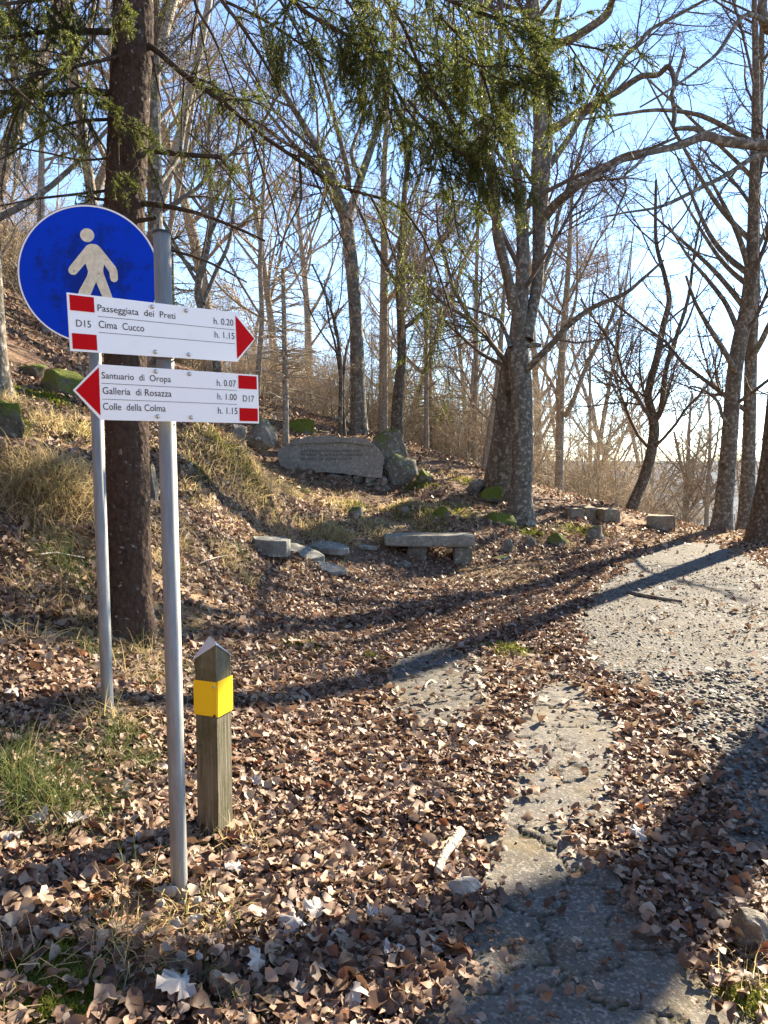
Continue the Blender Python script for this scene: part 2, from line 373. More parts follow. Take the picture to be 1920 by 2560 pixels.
# ------------------------------------------------------------------ tubes and branching
def resample(P, n):
    P = np.asarray(P, float); d = np.r_[0, np.cumsum(np.linalg.norm(np.diff(P[:, :3], axis=0), axis=1))]
    t = np.linspace(0, d[-1], n)
    # smooth (Catmull-Rom) through the points
    k = np.clip(np.searchsorted(d, t, side='right') - 1, 0, len(P) - 2); u = ((t - d[k]) / np.maximum(d[k + 1] - d[k], 1e-9))[:, None]
    p0 = P[np.maximum(k - 1, 0)]; p1 = P[k]; p2 = P[k + 1]; p3 = P[np.minimum(k + 2, len(P) - 1)]
    return .5 * (2 * p1 + (p2 - p0) * u + (2 * p0 - 5 * p1 + 4 * p2 - p3) * u ** 2 + (3 * p1 - 3 * p2 + p3 - p0) * u ** 3)
def tubes(groups):
    """groups: list of (pts (B,N,3), rad (B,N), sides) -> verts, quads"""
    VV, FF, off = [], [], 0
    for P, r, S in groups:
        P = np.asarray(P, float); r = np.asarray(r, float); B, N = r.shape
        T = np.gradient(P, axis=1); T /= np.maximum(np.linalg.norm(T, axis=2, keepdims=True), 1e-9)
        ref = np.where(np.abs(T[:, :1, 2:3]) > .8, np.array([1., .2, 0]), np.array([0, 0, 1.]))
        A = np.cross(T, np.broadcast_to(ref, T.shape)); A /= np.maximum(np.linalg.norm(A, axis=2, keepdims=True), 1e-9)
        Bn = np.cross(T, A); th = np.arange(S) * 2 * np.pi / S
        V = P[:, :, None] + r[:, :, None, None] * (A[:, :, None] * np.cos(th)[None, None, :, None] + Bn[:, :, None] * np.sin(th)[None, None, :, None])
        b = np.arange(B)[:, None, None] * N * S; i = np.arange(N - 1)[None, :, None] * S; s = np.arange(S)[None, None, :]; s2 = (s + 1) % S
        F = np.stack([b + i + s, b + i + s2, b + i + S + s2, b + i + S + s], -1).reshape(-1, 4) + off
        VV.append(V.reshape(-1, 3)); FF.append(F); off += B * N * S
    return np.concatenate(VV), np.concatenate(FF)
def norm(v): return v / np.maximum(np.linalg.norm(v, axis=-1, keepdims=True), 1e-9)
def grow(P, r, rng, count, t0=.25, t1=1., ang=(35, 65), lr=(.35, .7), seg=4, wig=.12, up=.06, rr=.55, rmin=.003, maxL=9, minL=.1, tip=.4, pull=None, taper=.6):
    B, N = r.shape; L = np.linalg.norm(np.diff(P, axis=1), axis=2).sum(1)
    idx = rng.choice(B, count, p=L / L.sum()); t = t0 + (t1 - t0) * rng.random(count)
    f = t * (N - 1); k = np.minimum(f.astype(int), N - 2); u = (f - k)[:, None]
    pos = P[idx, k] * (1 - u) + P[idx, k + 1] * u; T = norm(P[idx, k + 1] - P[idx, k])
    rp = r[idx, k] * (1 - u[:, 0]) + r[idx, k + 1] * u[:, 0]
    X = norm(np.cross(T, norm(rng.normal(size=(count, 3))))); a = np.radians(rng.uniform(*ang, count))[:, None]
    d = norm(T * np.cos(a) + X * np.sin(a))
    if pull is not None: d = norm(d + np.asarray(pull))
    Lc = np.clip(L[idx] * rng.uniform(*lr, count) * (1.1 - taper * t), minL, maxL)
    Q = np.empty((count, seg + 1, 3)); Q[:, 0] = pos
    for i in range(seg):
        d = norm(d + rng.normal(size=(count, 3)) * wig + np.array([0, 0, up])); Q[:, i + 1] = Q[:, i] + d * (Lc / seg)[:, None]
    r0 = np.maximum(np.minimum(rp * rr, Lc * .011 + rmin), rmin)
    rc = r0[:, None] * np.linspace(1, tip, seg + 1)[None]
    return Q, np.maximum(rc, rmin * .6)
def tree_meshes(limbs, rng, scale=1., dens=1., rmin=.0035, lv=None):
    """limbs: list of (pts (n,3), radii (n)); returns trunk groups and crown groups"""
    N = 14; P = np.stack([resample(np.c_[p, q], N) for p, q in limbs]); L = P[..., :3]; q = np.maximum(P[..., 3], .004)
    tl = np.linalg.norm(np.diff(L, axis=1), axis=2).sum()
    lv = lv or {}
    A, ra = grow(L, q, rng, int(tl * 1.5 * dens), **{**dict(t0=.22, ang=(30, 65), lr=(.22, .5), seg=7, wig=.13, up=.07, rr=.45, rmin=rmin * 2.2, maxL=4.2 * scale, minL=.7 * scale), **lv.get(1, {})})
    Bq, rb = grow(A, ra, rng, int(len(A) * 8), **{**dict(t0=.15, ang=(30, 60), lr=(.25, .5), seg=4, wig=.15, up=.04, rr=.55, rmin=rmin * 1.4, maxL=1.6 * scale, minL=.3 * scale), **lv.get(2, {})})
    Cq, rc = grow(Bq, rb, rng, int(len(Bq) * 5), **{**dict(t0=.15, ang=(30, 60), lr=(.3, .6), seg=2, wig=.2, up=.03, rr=.6, rmin=rmin, maxL=.7 * scale, minL=.15 * scale), **lv.get(3, {})})
    Dq, rd = grow(Cq, rc, rng, int(len(Cq) * 1.6), t0=.2, ang=(30, 55), lr=(.4, .8), seg=1, wig=.15, up=.02, rr=.6, rmin=rmin * .85, maxL=.35 * scale, minL=.1 * scale)
    return [(A, ra, 5), (Bq, rb, 3), (Cq, rc, 3), (Dq, rd, 3)]
def bark_tube(limbs, sides=18, n=40, amp=.05, seed=0, flare=0.):
    """thick stems as one skin with uneven bark"""
    VV, FF, off = [], [], 0
    for li, (p, q) in enumerate(limbs):
        S = sides if np.max(q) > .05 else 8; nn = n if np.max(q) > .05 else 18
        Pq = resample(np.c_[p, q], nn)
        V, F = tubes([(Pq[None, :, :3], Pq[None, :, 3], S)])
        c = np.repeat(Pq[:, :3], S, 0); d = V - c; ang = np.tile(np.arange(S), nn) * 2 * np.pi / S; hgt = np.repeat(np.r_[0, np.cumsum(np.linalg.norm(np.diff(Pq[:, :3], axis=0), axis=1))], S)
        m = 1 + amp * 2.2 * fbm(np.cos(ang) * 1.2 + seed + li * 7, np.sin(ang) * 1.2 + hgt * .55, 31, 3)
        if li == 0 and flare: m += flare * np.exp(-hgt / .28) * (1 + .55 * np.sin(ang * 4 + seed) + .3 * np.sin(ang * 7 + seed * 2))
        VV.append(c + d * m[:, None]); FF.append(F + off); off += len(V)
    return np.concatenate(VV), np.concatenate(FF)
def limb_px(pts, Y0, Y1=None):
    """photo polyline (px, py, width px) at depth Y0 -> Y1"""
    Y1 = Y0 if Y1 is None else Y1; n = len(pts); P = []; q = []
    for i, (x, y, wd) in enumerate(pts):
        Y = Y0 + (Y1 - Y0) * i / max(1, n - 1); P.append(at(x, y, Y)); q.append(wd / 2 / FPX * Y)
    return np.array(P), np.array(q)
def place_tree(name, label, limbs, rng, trunk_mat, twig_mat, group=None, scale=1., dens=1., rmin=.0035, flare=.5, amp=.05, sides=18, n=40, lv=None, cat='tree'):
    base = limbs[0][0][0].copy(); base[2] = min(base[2], gz(base[0], base[1]))
    limbs = [(p - base, q) for p, q in limbs]
    limbs[0][0][0][2] -= .15
    e = empty(name, base, label, cat, group)
    V, F = bark_tube(limbs, sides, n, amp, base[0], flare)
    link('trunk', mesh_np('trunk', V, F), trunk_mat, e)
    V, F = tubes(tree_meshes(limbs, rng, scale, dens, rmin, lv))
    link('crown', mesh_np('crown', V, F), twig_mat, e)
    return e

# ================================================================== the setting
def graded(lo, hi, step, far, g=1.12):
    a = list(np.arange(lo, hi + 1e-6, step)); s = step
    up = []; v = hi
    while v < far: s *= g; v += s; up.append(v)
    s = step; dn = []; v = lo
    while v > -far: s *= g; v -= s; dn.append(v)
    return np.array(dn[::-1] + a + up)
gx = graded(-7.5, 9.5, .15, 5000); gy = graded(.6, 17.5, .15, 5000)
XX, YY = np.meshgrid(gx, gy); ZZ = ground(XX, YY)
nx, ny = len(gx), len(gy); ii = np.arange(nx * ny).reshape(ny, nx)
F = np.stack([ii[:-1, :-1], ii[:-1, 1:], ii[1:, 1:], ii[1:, :-1]], -1).reshape(-1, 4)
struct(link('ground', mesh_np('ground', np.stack([XX, YY, ZZ], -1), F), M['ground']))

# plain far below the slope, its pale haze put into the surface colour
th = np.linspace(0, 2 * np.pi, 97)[:-1]; rr_ = np.array([60, 250, 900, 3000, 9000, 26000.])
V = np.array([(r * np.sin(t), r * np.cos(t), -42.) for r in rr_ for t in th]); k = np.arange(96)
F = np.concatenate([np.stack([k + 96 * i, (k + 1) % 96 + 96 * i, (k + 1) % 96 + 96 * (i + 1), k + 96 * (i + 1)], -1) for i in range(5)])
a = NM('haze_tinted_plain'); p = a.pos((.002, .002, .002), True)
M['haze_tint'] = a.fin(a.ramp(a.noise(3, p, 5), [(.3, (.15, .175, .20)), (.7, (.21, .23, .25))]), 1., spec=0)
struct(link('valley_plain', mesh_np('valley_plain', V, F), M['haze_tint']))

def sheet(poly, cell, off, warp=.06, s=0, pad=.15):
    P = np.array(poly); x = np.arange(P[:, 0].min() - pad, P[:, 0].max() + pad, cell); y = np.arange(P[:, 1].min() - pad, P[:, 1].max() + pad, cell)
    X, Y = np.meshgrid(x, y); cx = X[:-1, :-1] + cell / 2; cy = Y[:-1, :-1] + cell / 2
    ins = inpoly(cx + warp * 2 * fbm(cx * 4, cy * 4, s, 3), cy + warp * 2 * fbm(cx * 4, cy * 4, s + 9, 3), poly)
    return X, Y, ins
def sub(X, Y, Z, mask):
    n = X.shape[1]; idx = np.arange(X.size).reshape(X.shape)
    q = np.stack([idx[:-1, :-1], idx[:-1, 1:], idx[1:, 1:], idx[1:, :-1]], -1)[mask]
    u, inv = np.unique(q, return_inverse=True)
    return np.stack([X.ravel()[u], Y.ravel()[u], Z.ravel()[u]], -1), inv.reshape(-1, 4)
# gravel track
X, Y, ins = sheet(GRAV, .06, 0, .12, 40)
V, F = sub(X, Y, ground(X, Y) + .016 + .012 * fbm(X * 9, Y * 9, 4, 2), ins)
struct(link('gravel_path', mesh_np('gravel_path', V, F), M['gravel']))
# cracked asphalt: each broken piece is a slab of its own over the bedding
def asphalt(name, poly, mat, nseed, cell, lift, seed):
    X, Y, ins = sheet(poly, cell, 0, .05, seed)
    gzz = ground(X, Y)
    V, F = sub(X, Y, gzz + .008, ins)
    base = struct(link(name, mesh_np(name, V, F), M['ground']))
    rg = np.random.default_rng(seed); P = np.array(poly); S = []
    while len(S) < nseed:
        q = rg.uniform(P.min(0), P.max(0))
        if inpoly(q[:1], q[1:], poly)[0] and all((q[0] - s_[0]) ** 2 + (q[1] - s_[1]) ** 2 > .030 for s_ in S): S.append(q)
    S = np.array(S)
    wx = X + .20 * fbm(X * 4.5, Y * 4.5, 70, 4); wy = Y + .20 * fbm(X * 4.5, Y * 4.5, 80, 4)
    D = np.sqrt((wx[..., None] - S[:, 0]) ** 2 + (wy[..., None] - S[:, 1]) ** 2); o = np.argsort(D, -1)
    d1 = np.take_along_axis(D, o[..., :1], -1)[..., 0]; d2 = np.take_along_axis(D, o[..., 1:2], -1)[..., 0]; own = o[..., 0]
    tilt = rg.normal(size=(nseed, 2)) * .005
    lifted = gzz + lift + .007 * fbm(X * 14, Y * 14, 90, 3) + (X - S[own, 0]) * tilt[own, 0] + (Y - S[own, 1]) * tilt[own, 1]
    wid = .009 + .02 * np.maximum(0, fbm(X * 3, Y * 3, 15, 3)); soil = sstep(1.3, .5, (d2 - d1) / wid)
    d3 = np.abs(fbm(X * 2.3 + 5, Y * 2.3, 44, 4)); soil = np.maximum(soil, .8 * sstep(.014, .004, d3) * (vnoise(X * 2.2, Y * 2.2, 46) > -.05))
    crack = soil * .010
    Z = lifted - crack
    oc = own[:-1, :-1]
    for i in range(nseed):
        m = ins & (oc == i)
        if m.sum() < 8: continue
        V, F = sub(X, Y, Z, m); me = mesh_np('asphalt_slab', V, F); S3, _ = sub(X, Y, soil, m)
        at_ = me.attributes.new('soil', 'FLOAT', 'POINT'); at_.data.foreach_set('value', S3[:, 2].astype(np.float32)); link('asphalt_slab', me, mat, base)
    return base
asphalt('asphalt_path', ASPH, M['asphalt'], 30, .0115, .018, 50)
asphalt('old_asphalt_patch', OLDP, M['asphalt_old'], 9, .022, .022, 61)

# ------------------------------------------------------------------ rocks
_ico = bmesh.new(); bmesh.ops.create_icosphere(_ico, subdivisions=4, radius=1)
ICO_V = np.array([v.co[:] for v in _ico.verts]); ICO_F = np.array([[v.index for v in f.verts] for f in _ico.faces]); _ico.free()
def n3(P, s, k=0): return (fbm(P[:, 0] * s + P[:, 2] * s * .7 + k, P[:, 1] * s - P[:, 2] * s * .6 + k * 2, 3 + k, 3) + fbm(P[:, 2] * s + k, P[:, 0] * s * .8 + P[:, 1] * s * .5, 13 + k, 3)) * .5
def rock_mesh(name, size, seed, cuts=9, flat=.82, rough=.12):
    rg = np.random.default_rng(seed); V = ICO_V.copy()
    for i in range(cuts):
        nrm = norm(rg.normal(size=3)); d = rg.uniform(.5, flat); e = np.maximum(V @ nrm - d, 0); V = V - e[:, None] * nrm
    V = V * (1 + rough * 1.3 * n3(ICO_V, 1.6, seed % 17)[:, None] + rough * .7 * n3(ICO_V, 4.5, seed % 13)[:, None] + rough * .3 * n3(ICO_V, 12, seed % 11)[:, None])
    return mesh_np(name, V * np.array(size), ICO_F)
def rock(px, py, wpx, hpx, label, mat, seed, depth=1., name='rock', group=None, sink=.65, cuts=14, flat=.72, rz=None, cat='rock', Y=None, rough=.2):
    b = hit(px, py) if Y is None else at(px, py, Y)
    s = b[1] / FPX; sink = .2 if py > 1600 else sink; sx = wpx / 2 * s; sz = hpx / 2 * s * (1 + sink)
    me = rock_mesh(name, (sx * 1.12, sx * depth, sz * 1.12), seed, cuts, flat, rough)
    o = link(name, me, mat); o.location = (b[0], b[1] + sx * depth * .5, b[2] + sz * (.92 - sink) + (.012 if py > 1600 else 0)); o.rotation_euler = (0, 0, (seed * 1.7) % .9 - .45 if rz is None else rz)
    return tag(o, label, cat, group)
rock(160, 985, 125, 70, 'mossy green boulder on the slope just behind the pointed sign tip', M['rock_moss'], 3, .8, 'boulder', cat='boulder', Y=8.8)
rock(70, 938, 85, 30, 'flat moss covered boulder beside the taller boulder up the slope', M['rock_moss'], 5, .9, 'boulder', cat='boulder', Y=9.6)
rock(5, 1090, 110, 110, 'tall moss grown rock at the foot of a tree on the slope', M['rock_moss'], 8, .7, 'boulder', cat='boulder', Y=7.0)
rock(72, 1345, 88, 70, 'smooth grey stone under the overhanging dry grass', M['rock'], 14, .7, cat='rock', Y=5.35)
rock(378, 1262, 44, 92, 'pale upright stone with mossy top behind the spruce trunk', M['rock_half'], 17, .8, cat='rock', Y=6.9)
rock(590, 1100, 60, 42, 'small grey boulder beside the lichen spotted one up the bank', M['rock'], 19, .9, 'boulder', cat='boulder', Y=11.6)
rock(650, 1112, 90, 58, 'lichen spotted boulder with green moss on the bank top', M['rock_half'], 21, .8, 'boulder', cat='boulder', Y=12.2)
rock(745, 1092, 110, 42, 'dark mossy boulder peeping over the inscribed slab', M['rock_moss'], 23, .8, 'boulder', cat='boulder', Y=15.2)
rock(975, 1160, 120, 90, 'big dark boulder leaning against the end of the inscribed slab', M['rock_half'], 27, .9, 'boulder', cat='boulder', Y=14.3)
rock(1005, 1205, 110, 80, 'white lichened boulder with moss below the leaning dark boulder', M['rock_half'], 29, .8, 'boulder', cat='boulder', Y=13.8)
rock(1060, 1212, 60, 40, 'yellow green mossy stone beside the lichened boulder', M['rock_moss'], 31, .8, cat='rock', Y=13.7)
rock(1192, 1222, 50, 26, 'rounded grey stone near the twin stemmed beech', M['rock'], 33, .8, cat='rock', Y=13.9)
rock(1238, 1318, 100, 44, 'cushion of green moss over a root by the big beech', M['rock_moss'], 35, .8, 'boulder', cat='boulder', Y=12.3)
rock(1235, 1250, 80, 30, 'low mossy stone behind the green cushion at the big beech', M['rock_moss'], 37, .7, cat='rock', Y=13.4)
k = 0
for px, py, wd, ht, mk, lb in [(890, 1297, 60, 42, 'rock_half', 'leaning slab of stone with sunlit moss edge above the bench'), 
                               (1010, 1285, 48, 36, 'rock_half', 'dark round stone under sunlit moss behind the bench'), (1100, 1298, 56, 34, 'rock_moss', 'moss topped stone over the middle of the bench'),
                               (1270, 1382, 52, 46, 'rock', 'dark split stone in the leaves beyond the bench'),
                               (1322, 1372, 46, 34, 'rock_half', 'rounded lichened stone beside the dark split stone'), (1402, 1368, 76, 40, 'rock_moss', 'dark grassy lump of rock below the big beech'),
                               (1490, 1352, 76, 44, 'rock_half', 'dark overhanging stone ledge at the edge of the sunny clearing'), 
                               (1255, 1404, 90, 18, 'rock_half', 'long low stone lying in the leaves past the bench'), (1010, 1418, 60, 22, 'flag', 'pale flat stone in the leaves before the bench')]:
    k += 1; rock(px, py, wd * .8, ht * .78, lb, M[mk], 40 + k, .8, cat='rock')
# flagstones sliding down the bank
def flagstone(px, py, lw, lh, th_, rz, rx, ry, label, seed, mat='flag'):
    b = hit(px, py); rg = np.random.default_rng(seed); n = 11; t = np.linspace(0, 2 * np.pi, n, endpoint=False) + rg.uniform(-.15, .15, n)
    e = 3.2; r = (np.abs(np.cos(t)) ** e + np.abs(np.sin(t)) ** e) ** (-1 / e) * rg.uniform(.88, 1.05, n)
    bm = bmesh.new(); a_ = [bm.verts.new((lw / 2 * r[i] * math.cos(t[i]), lh / 2 * r[i] * math.sin(t[i]), 0)) for i in range(n)]
    f = bm.faces.new(a_); ex = bmesh.ops.extrude_face_region(bm, geom=[f])
    for v in ex['geom']:
        if isinstance(v, bmesh.types.BMVert): v.co.z += th_ * rg.uniform(.85, 1.15); v.co.x *= .97; v.co.y *= .97
    o = bm_obj('flagstone', bm, M[mat], bevel=.008); o.location = (b[0], b[1], b[2] + .02); o.rotation_euler = (rx, ry, rz)
    return tag(o, label, 'flagstone')
flagstone(680, 1392, .40, .28, .16, -.2, .05, .05, 'blocky blue grey stone set in the leafy bank', 71)
flagstone(760, 1400, .50, .26, .09, -.45, .25, .25, 'tilted flagstone with a dark gap beneath beside the blocky stone', 72)
flagstone(820, 1432, .46, .26, .05, -.6, .12, .15, 'flat flagstone at the foot of the bank sliding into the leaves', 73)
flagstone(815, 1380, .62, .36, .07, -.5, .12, .12, 'pale broad flagstone lying in sunlight above the tilted one', 74)
flagstone(918, 1378, .26, .14, .05, -.1, .05, .05, 'small grey flag lying left of the stone bench', 75)
rock(1168, 2262, 92, 62, 'pale rounded stone at the edge of the cracked asphalt beside a stick', M['pale_rock'], 91, .8, cat='rock')
rock(1900, 2385, 130, 100, 'smooth grey stone on the leafy verge beyond the cracked asphalt', M['rock'], 93, .9, cat='rock')
rock(1800, 2325, 60, 40, 'small pinkish grey stone beside the smooth verge stone', M['rock'], 94, .8, cat='rock')
rock(1388, 1708, 42, 22, 'flat grey stone in leaves at the tip of the asphalt strip', M['rock'], 95, .9, cat='rock')
for i, (px, py, wd, ht) in enumerate([(372, 2230, 50, 30), (420, 2262, 40, 32), (440, 2335, 34, 26), (482, 2338, 46, 26), (490, 2290, 34, 30), (520, 2280, 36, 22), (400, 2290, 34, 22), (545, 2300, 30, 20), (455, 2280, 22, 16)]):
    rock(px, py, wd, ht, 'pale footing stone packed round the foot of the signpost', M['pale_rock'], 100 + i, .9, 'footing_stone', 'stones packed round the signpost foot', cat='stone')

# ------------------------------------------------------------------ inscribed slab on rubble
def text_mesh(s, name='lettering'):
    cu = bpy.data.curves.new('t', 'FONT'); cu.body = s; cu.size = 1; cu.resolution_u = 3
    o = bpy.data.objects.new('t', cu); col.objects.link(o); bpy.context.view_layer.update()
    me = bpy.data.meshes.new_from_object(o.evaluated_get(bpy.context.evaluated_depsgraph_get())); bpy.data.objects.remove(o); bpy.data.curves.remove(cu)
    n = len(me.vertices); v = np.empty(n * 3, np.float32); me.vertices.foreach_get('co', v); me.name = name
    return me, v.reshape(-1, 3)
CAP = None
def lettering(s, u0, u1, base, cap, mat, parent, y=-.0006, slant=0., bold=1.):
    global CAP
    if CAP is None: _, q = text_mesh('H'); CAP = q[:, 1].max()
    me, v = text_mesh(s); x0, x1 = v[:, 0].min(), v[:, 0].max()
    w_ = np.empty_like(v); w_[:, 2] = base + v[:, 1] / CAP * cap; w_[:, 0] = u0 + (v[:, 0] - x0) / (x1 - x0) * (u1 - u0) + slant * (w_[:, 2] - base); w_[:, 1] = y
    me.vertices.foreach_set('co', w_.ravel()); me.update(); me.materials.clear()
    return link('lettering', me, mat, parent)
SY = 13.4
def sl(px, py): q = at(px, py, SY); return np.array([q[0], q[2]])
out = [(695, 1124), (722, 1108), (742, 1098), (762, 1093), (772, 1091), (815, 1089), (858, 1092), (895, 1094), (917, 1097), (926, 1106), (937, 1114), (948, 1124), (955, 1133), (961, 1143), (958, 1160), (956, 1178), (956, 1196), (900, 1190), (860, 1184), (830, 1181), (780, 1182), (745, 1182), (718, 1176), (700, 1164), (693, 1142)]
O = sl(828, 1240); pts = []
rg = np.random.default_rng(5)
for i in range(len(out)):
    p, q = sl(*out[i]), sl(*out[(i + 1) % len(out)])
    for t in (0, .33, .66): pts.append(tuple((p + (q - p) * t - O) + rg.normal(size=2) * .007))
Oz = O[1]
monument = empty('inscribed_slab', (O[0], SY, Oz), 'grey inscribed memorial slab with broken edges set on dry stone rubble', 'memorial stone')
bm = prism(pts, .26); o = bm_obj('slab', bm, M['slab'], monument, bevel=.006)
# raised broken crust along the top edge of the face
cr = [(742, 1113), (760, 1108), (785, 1107), (800, 1109), (830, 1106), (855, 1104), (880, 1107), (905, 1112), (925, 1113), (936, 1118), (926, 1108), (917, 1099), (895, 1096), (858, 1094), (815, 1091), (772, 1093), (745, 1101), (726, 1112)]
bm = prism([tuple(sl(*q) - O) for q in cr], .05, -.035); bm_obj('broken_crust', bm, M['slab'], o, bevel=.008)
M['engrave'] = plain('engraved_paint', (.035, .034, .03), .8)
for s, x0, x1, yb, yt in [('QUESTO ANGOLO SU CUI VEGLIA LA MADRE DI DIO', 752, 902, 1130.5, 1124.5), ('PER VOI CHE QUI SALITE IN PIO PELLEGRINAGGIO', 752, 909, 1140, 1134), ('SIA TEMPIO DI GRATITUDINE E DI AMORE', 752, 880, 1150.5, 1144.5)]:
    p = sl(x0, yb) - O; q = sl(x1, yb) - O; lettering(s, p[0], q[0], p[1], (sl(x0, yt) - sl(x0, yb))[1], M['engrave'], o, -.003, .18)
i = 0
for px, py, wd, ht in [(760, 1192, 46, 16), (800, 1195, 40, 18), (836, 1193, 36, 16), (868, 1194, 32, 18), (897, 1197, 30, 18), (925, 1200, 34, 22), (950, 1205, 26, 26), (915, 1216, 46, 18), (945, 1228, 44, 26), (880, 1210, 30, 14), (955, 1245, 36, 28), (846, 1210, 40, 18), (812, 1208, 30, 14)]:
    i += 1; p = sl(px, py) - O; s = SY / FPX
    me = rock_mesh('rubble_stone', (wd / 2 * s * 1.4, .17, ht / 2 * s * 1.6), 130 + i, 10, .75, .1)
    oo = link('rubble_stone', me, M['rock'], monument); oo.location = (p[0], .12 + (i % 3) * .02, p[1])

# ------------------------------------------------------------------ stone bench and stone blocks
def box(bm, x0, x1, y0, y1, z0, z1, j=0., rg=None):
    v = [bm.verts.new((x + (rg.normal() * j if rg else 0), y + (rg.normal() * j if rg else 0), z + (rg.normal() * j * .5 if rg else 0))) for z in (z0, z1) for x, y in ((x0, y0), (x1, y0), (x1, y1), (x0, y1))]
    for f in ((0, 3, 2, 1), (4, 5, 6, 7), (0, 1, 5, 4), (1, 2, 6, 5), (2, 3, 7, 6), (3, 0, 4, 7)): bm.faces.new([v[i] for i in f])
def stone_box(name, x0, x1, y0, y1, z0, z1, mat, parent, seed, bev=.02, j=.012, ns=5):
    rg = np.random.default_rng(seed); bm = bmesh.new(); box(bm, x0, x1, y0, y1, z0, z1, j, rg)
    bmesh.ops.bevel(bm, geom=bm.edges[:], offset=bev, segments=2, affect='EDGES')
    bmesh.ops.subdivide_edges(bm, edges=[e for e in bm.edges if e.calc_length() > .1], cuts=ns, use_grid_fill=True)
    for v in bm.verts:
        P = np.array([v.co[:]]); v.co += v.normal * float(.03 * n3(P, 6, seed % 7)[0])
    return bm_obj(name, bm, mat, parent, smooth=False)
bb = hit(1075, 1408); by = bb[1]; s = by / FPX
bench = empty('stone_bench', (bb[0], by, bb[2]), 'thick grey stone slab bench on two rough stone legs', 'bench')
z_ = lambda py: at(1075, py, by)[2] - bb[2]
xl = lambda px: at(px, 1380, by)[0] - bb[0]
stone_box('seat', xl(959), xl(1190), -.02, .50, z_(1366), z_(1340), M['bench'], bench, 3, .018, .008)
stone_box('leg', xl(1016), xl(1060), .04, .42, -.12, z_(1366) - .004, M['rock'], bench, 4, .02, .02)
stone_box('leg', xl(1136), xl(1184), .0, .40, -.12, z_(1366) - .004, M['rock'], bench, 5, .02, .012)
for px, py, wd, ht, lb, sd_ in [(1441, 1297, 40, 24, 'low stone block with a split beside a second block in the clearing', 1), (1476, 1294, 34, 24, 'stone block butted against the split block in the clearing', 2),
                              (1531, 1308, 52, 34, 'squared stone block seat at the foot of the leaning tree', 3), (1652, 1326, 64, 36, 'lone dark stone block seat between leaning tree and tall beeches', 4)]:
    b_ = hit(px, py); x, D = b_[0], b_[1]; s = D / FPX
    e = stone_box('stone_block', -wd / 2 * s, wd / 2 * s, 0, .42, -.1, ht * s, M['block'], None, 60 + sd_, .025, .02); e.location = b_
    e.rotation_euler = (0, 0, [.1, .12, .2, -.35][sd_ - 1]); tag(e, lb, 'stone block')
    print('block', b_)

# ------------------------------------------------------------------ signs
def cyl(r, z0, z1, n=32, taper=1.):
    t = np.arange(n) * 2 * np.pi / n; V = np.concatenate([np.stack([r * k_ * np.cos(t), r * k_ * np.sin(t), np.full(n, z)], -1) for z, k_ in ((z0, 1), (z1, taper))])
    i = np.arange(n); return V, [np.stack([i, (i + 1) % n, (i + 1) % n + n, i + n], -1), np.array([np.arange(n) + n])]
def lathe(name, r, z0, z1, mat, parent, loc=(0, 0, 0), n=32, taper=1.):
    V, F = cyl(r, z0, z1, n, taper); me = mesh_np(name, V, F); me.polygons[n].use_smooth = False
    return link(name, me, mat, parent, loc)
px_, py_ = -.6156, 2.2335
pole = empty('signpost', (px_, py_, gz(px_, py_)), 'front galvanised steel signpost tube carrying two red tipped trail boards', 'signpost')
ph = 2.04 - gz(px_, py_)
lathe('post', .0245, -.25, ph, M['galv'], pole); lathe('cap', .0262, ph, ph + .006, M['dark_cap'], pole)
pole.rotation_euler = (0, rad(-.45), 0)
def board(name, L, ang, z0, roll, outline, label):
    e = empty(name, (L[0], L[1], z0), label, 'trail sign'); e.rotation_euler = (0, -roll, ang)
    bm = prism(outline, .003); bm_obj('panel', bm, M['white'], e, bevel=.0006); return e
def patch(poly, mat, parent, nm, y=-.0011): bm = bmesh.new(); bm.faces.new([bm.verts.new((u, y, v)) for u, v in poly]); return bm_obj(nm, bm, mat, parent)
def rect(u0, u1, v0, v1): return [(u0, v0), (u1, v0), (u1, v1), (u0, v1)]
def bolts(parent, L):
    for u, v in L:
        V, F = cyl(.0058, 0, .003, 20); me = mesh_np('bolt', V[:, [0, 2, 1]] * np.array([1, -1, 1]) + np.array([u, -.001, v]), F); b = link('bolt', me, M['bolt'], parent)
        V, F = cyl(.0036, .003, .0055, 6, .8); link('bolt_head', mesh_np('bolt_head', V[:, [0, 2, 1]] * np.array([1, -1, 1]) + np.array([u, -.001, v]), F, False), M['bolt'], b)
        V, F = cyl(.003, .0, .03, 8); link('shank', mesh_np('shank', V[:, [0, 2, 1]] + np.array([u, .002, v]), F), M['bolt'], b)
H_ = .1475
b1 = board('trail_sign', (-.806, 2.0), rad(45.1), 1.6784, rad(2.0), [(0, 0), (.511, 0), (.5815, .0735), (.511, H_), (0, H_)], 'white trail board marked D15 with a red arrow tip pointing right')
patch(rect(.006, .0705, .1035, .1425), M['red'], b1, 'red_band'); patch(rect(.0065, .072, .006, .046), M['red'], b1, 'red_band')
patch([(.5105, .138), (.5105, .0085), (.577, .0735)], M['red'], b1, 'red_arrow')
for v in (.0947, .0533): patch(rect(.0788, .5045, v - .0006, v + .0006), M['black'], b1, 'rule')
for t, u0, u1, v, cp in [('D15', .0195, .0585, .0635, .0175), ('Passeggiata  dei  Preti', .079, .307, .1085, .0172), ('h. 0.20', .4335, .502, .1062, .0185), ('Cima  Cucco', .0795, .209, .0655, .0185), ('h. 1.15', .4345, .504, .0668, .0185)]:
    lettering(t, u0, u1, v, cp, M['black'], b1, -.0012)
bolts(b1, [(.236, .1355), (.342, .1355), (.2385, .0125), (.344, .0115)])
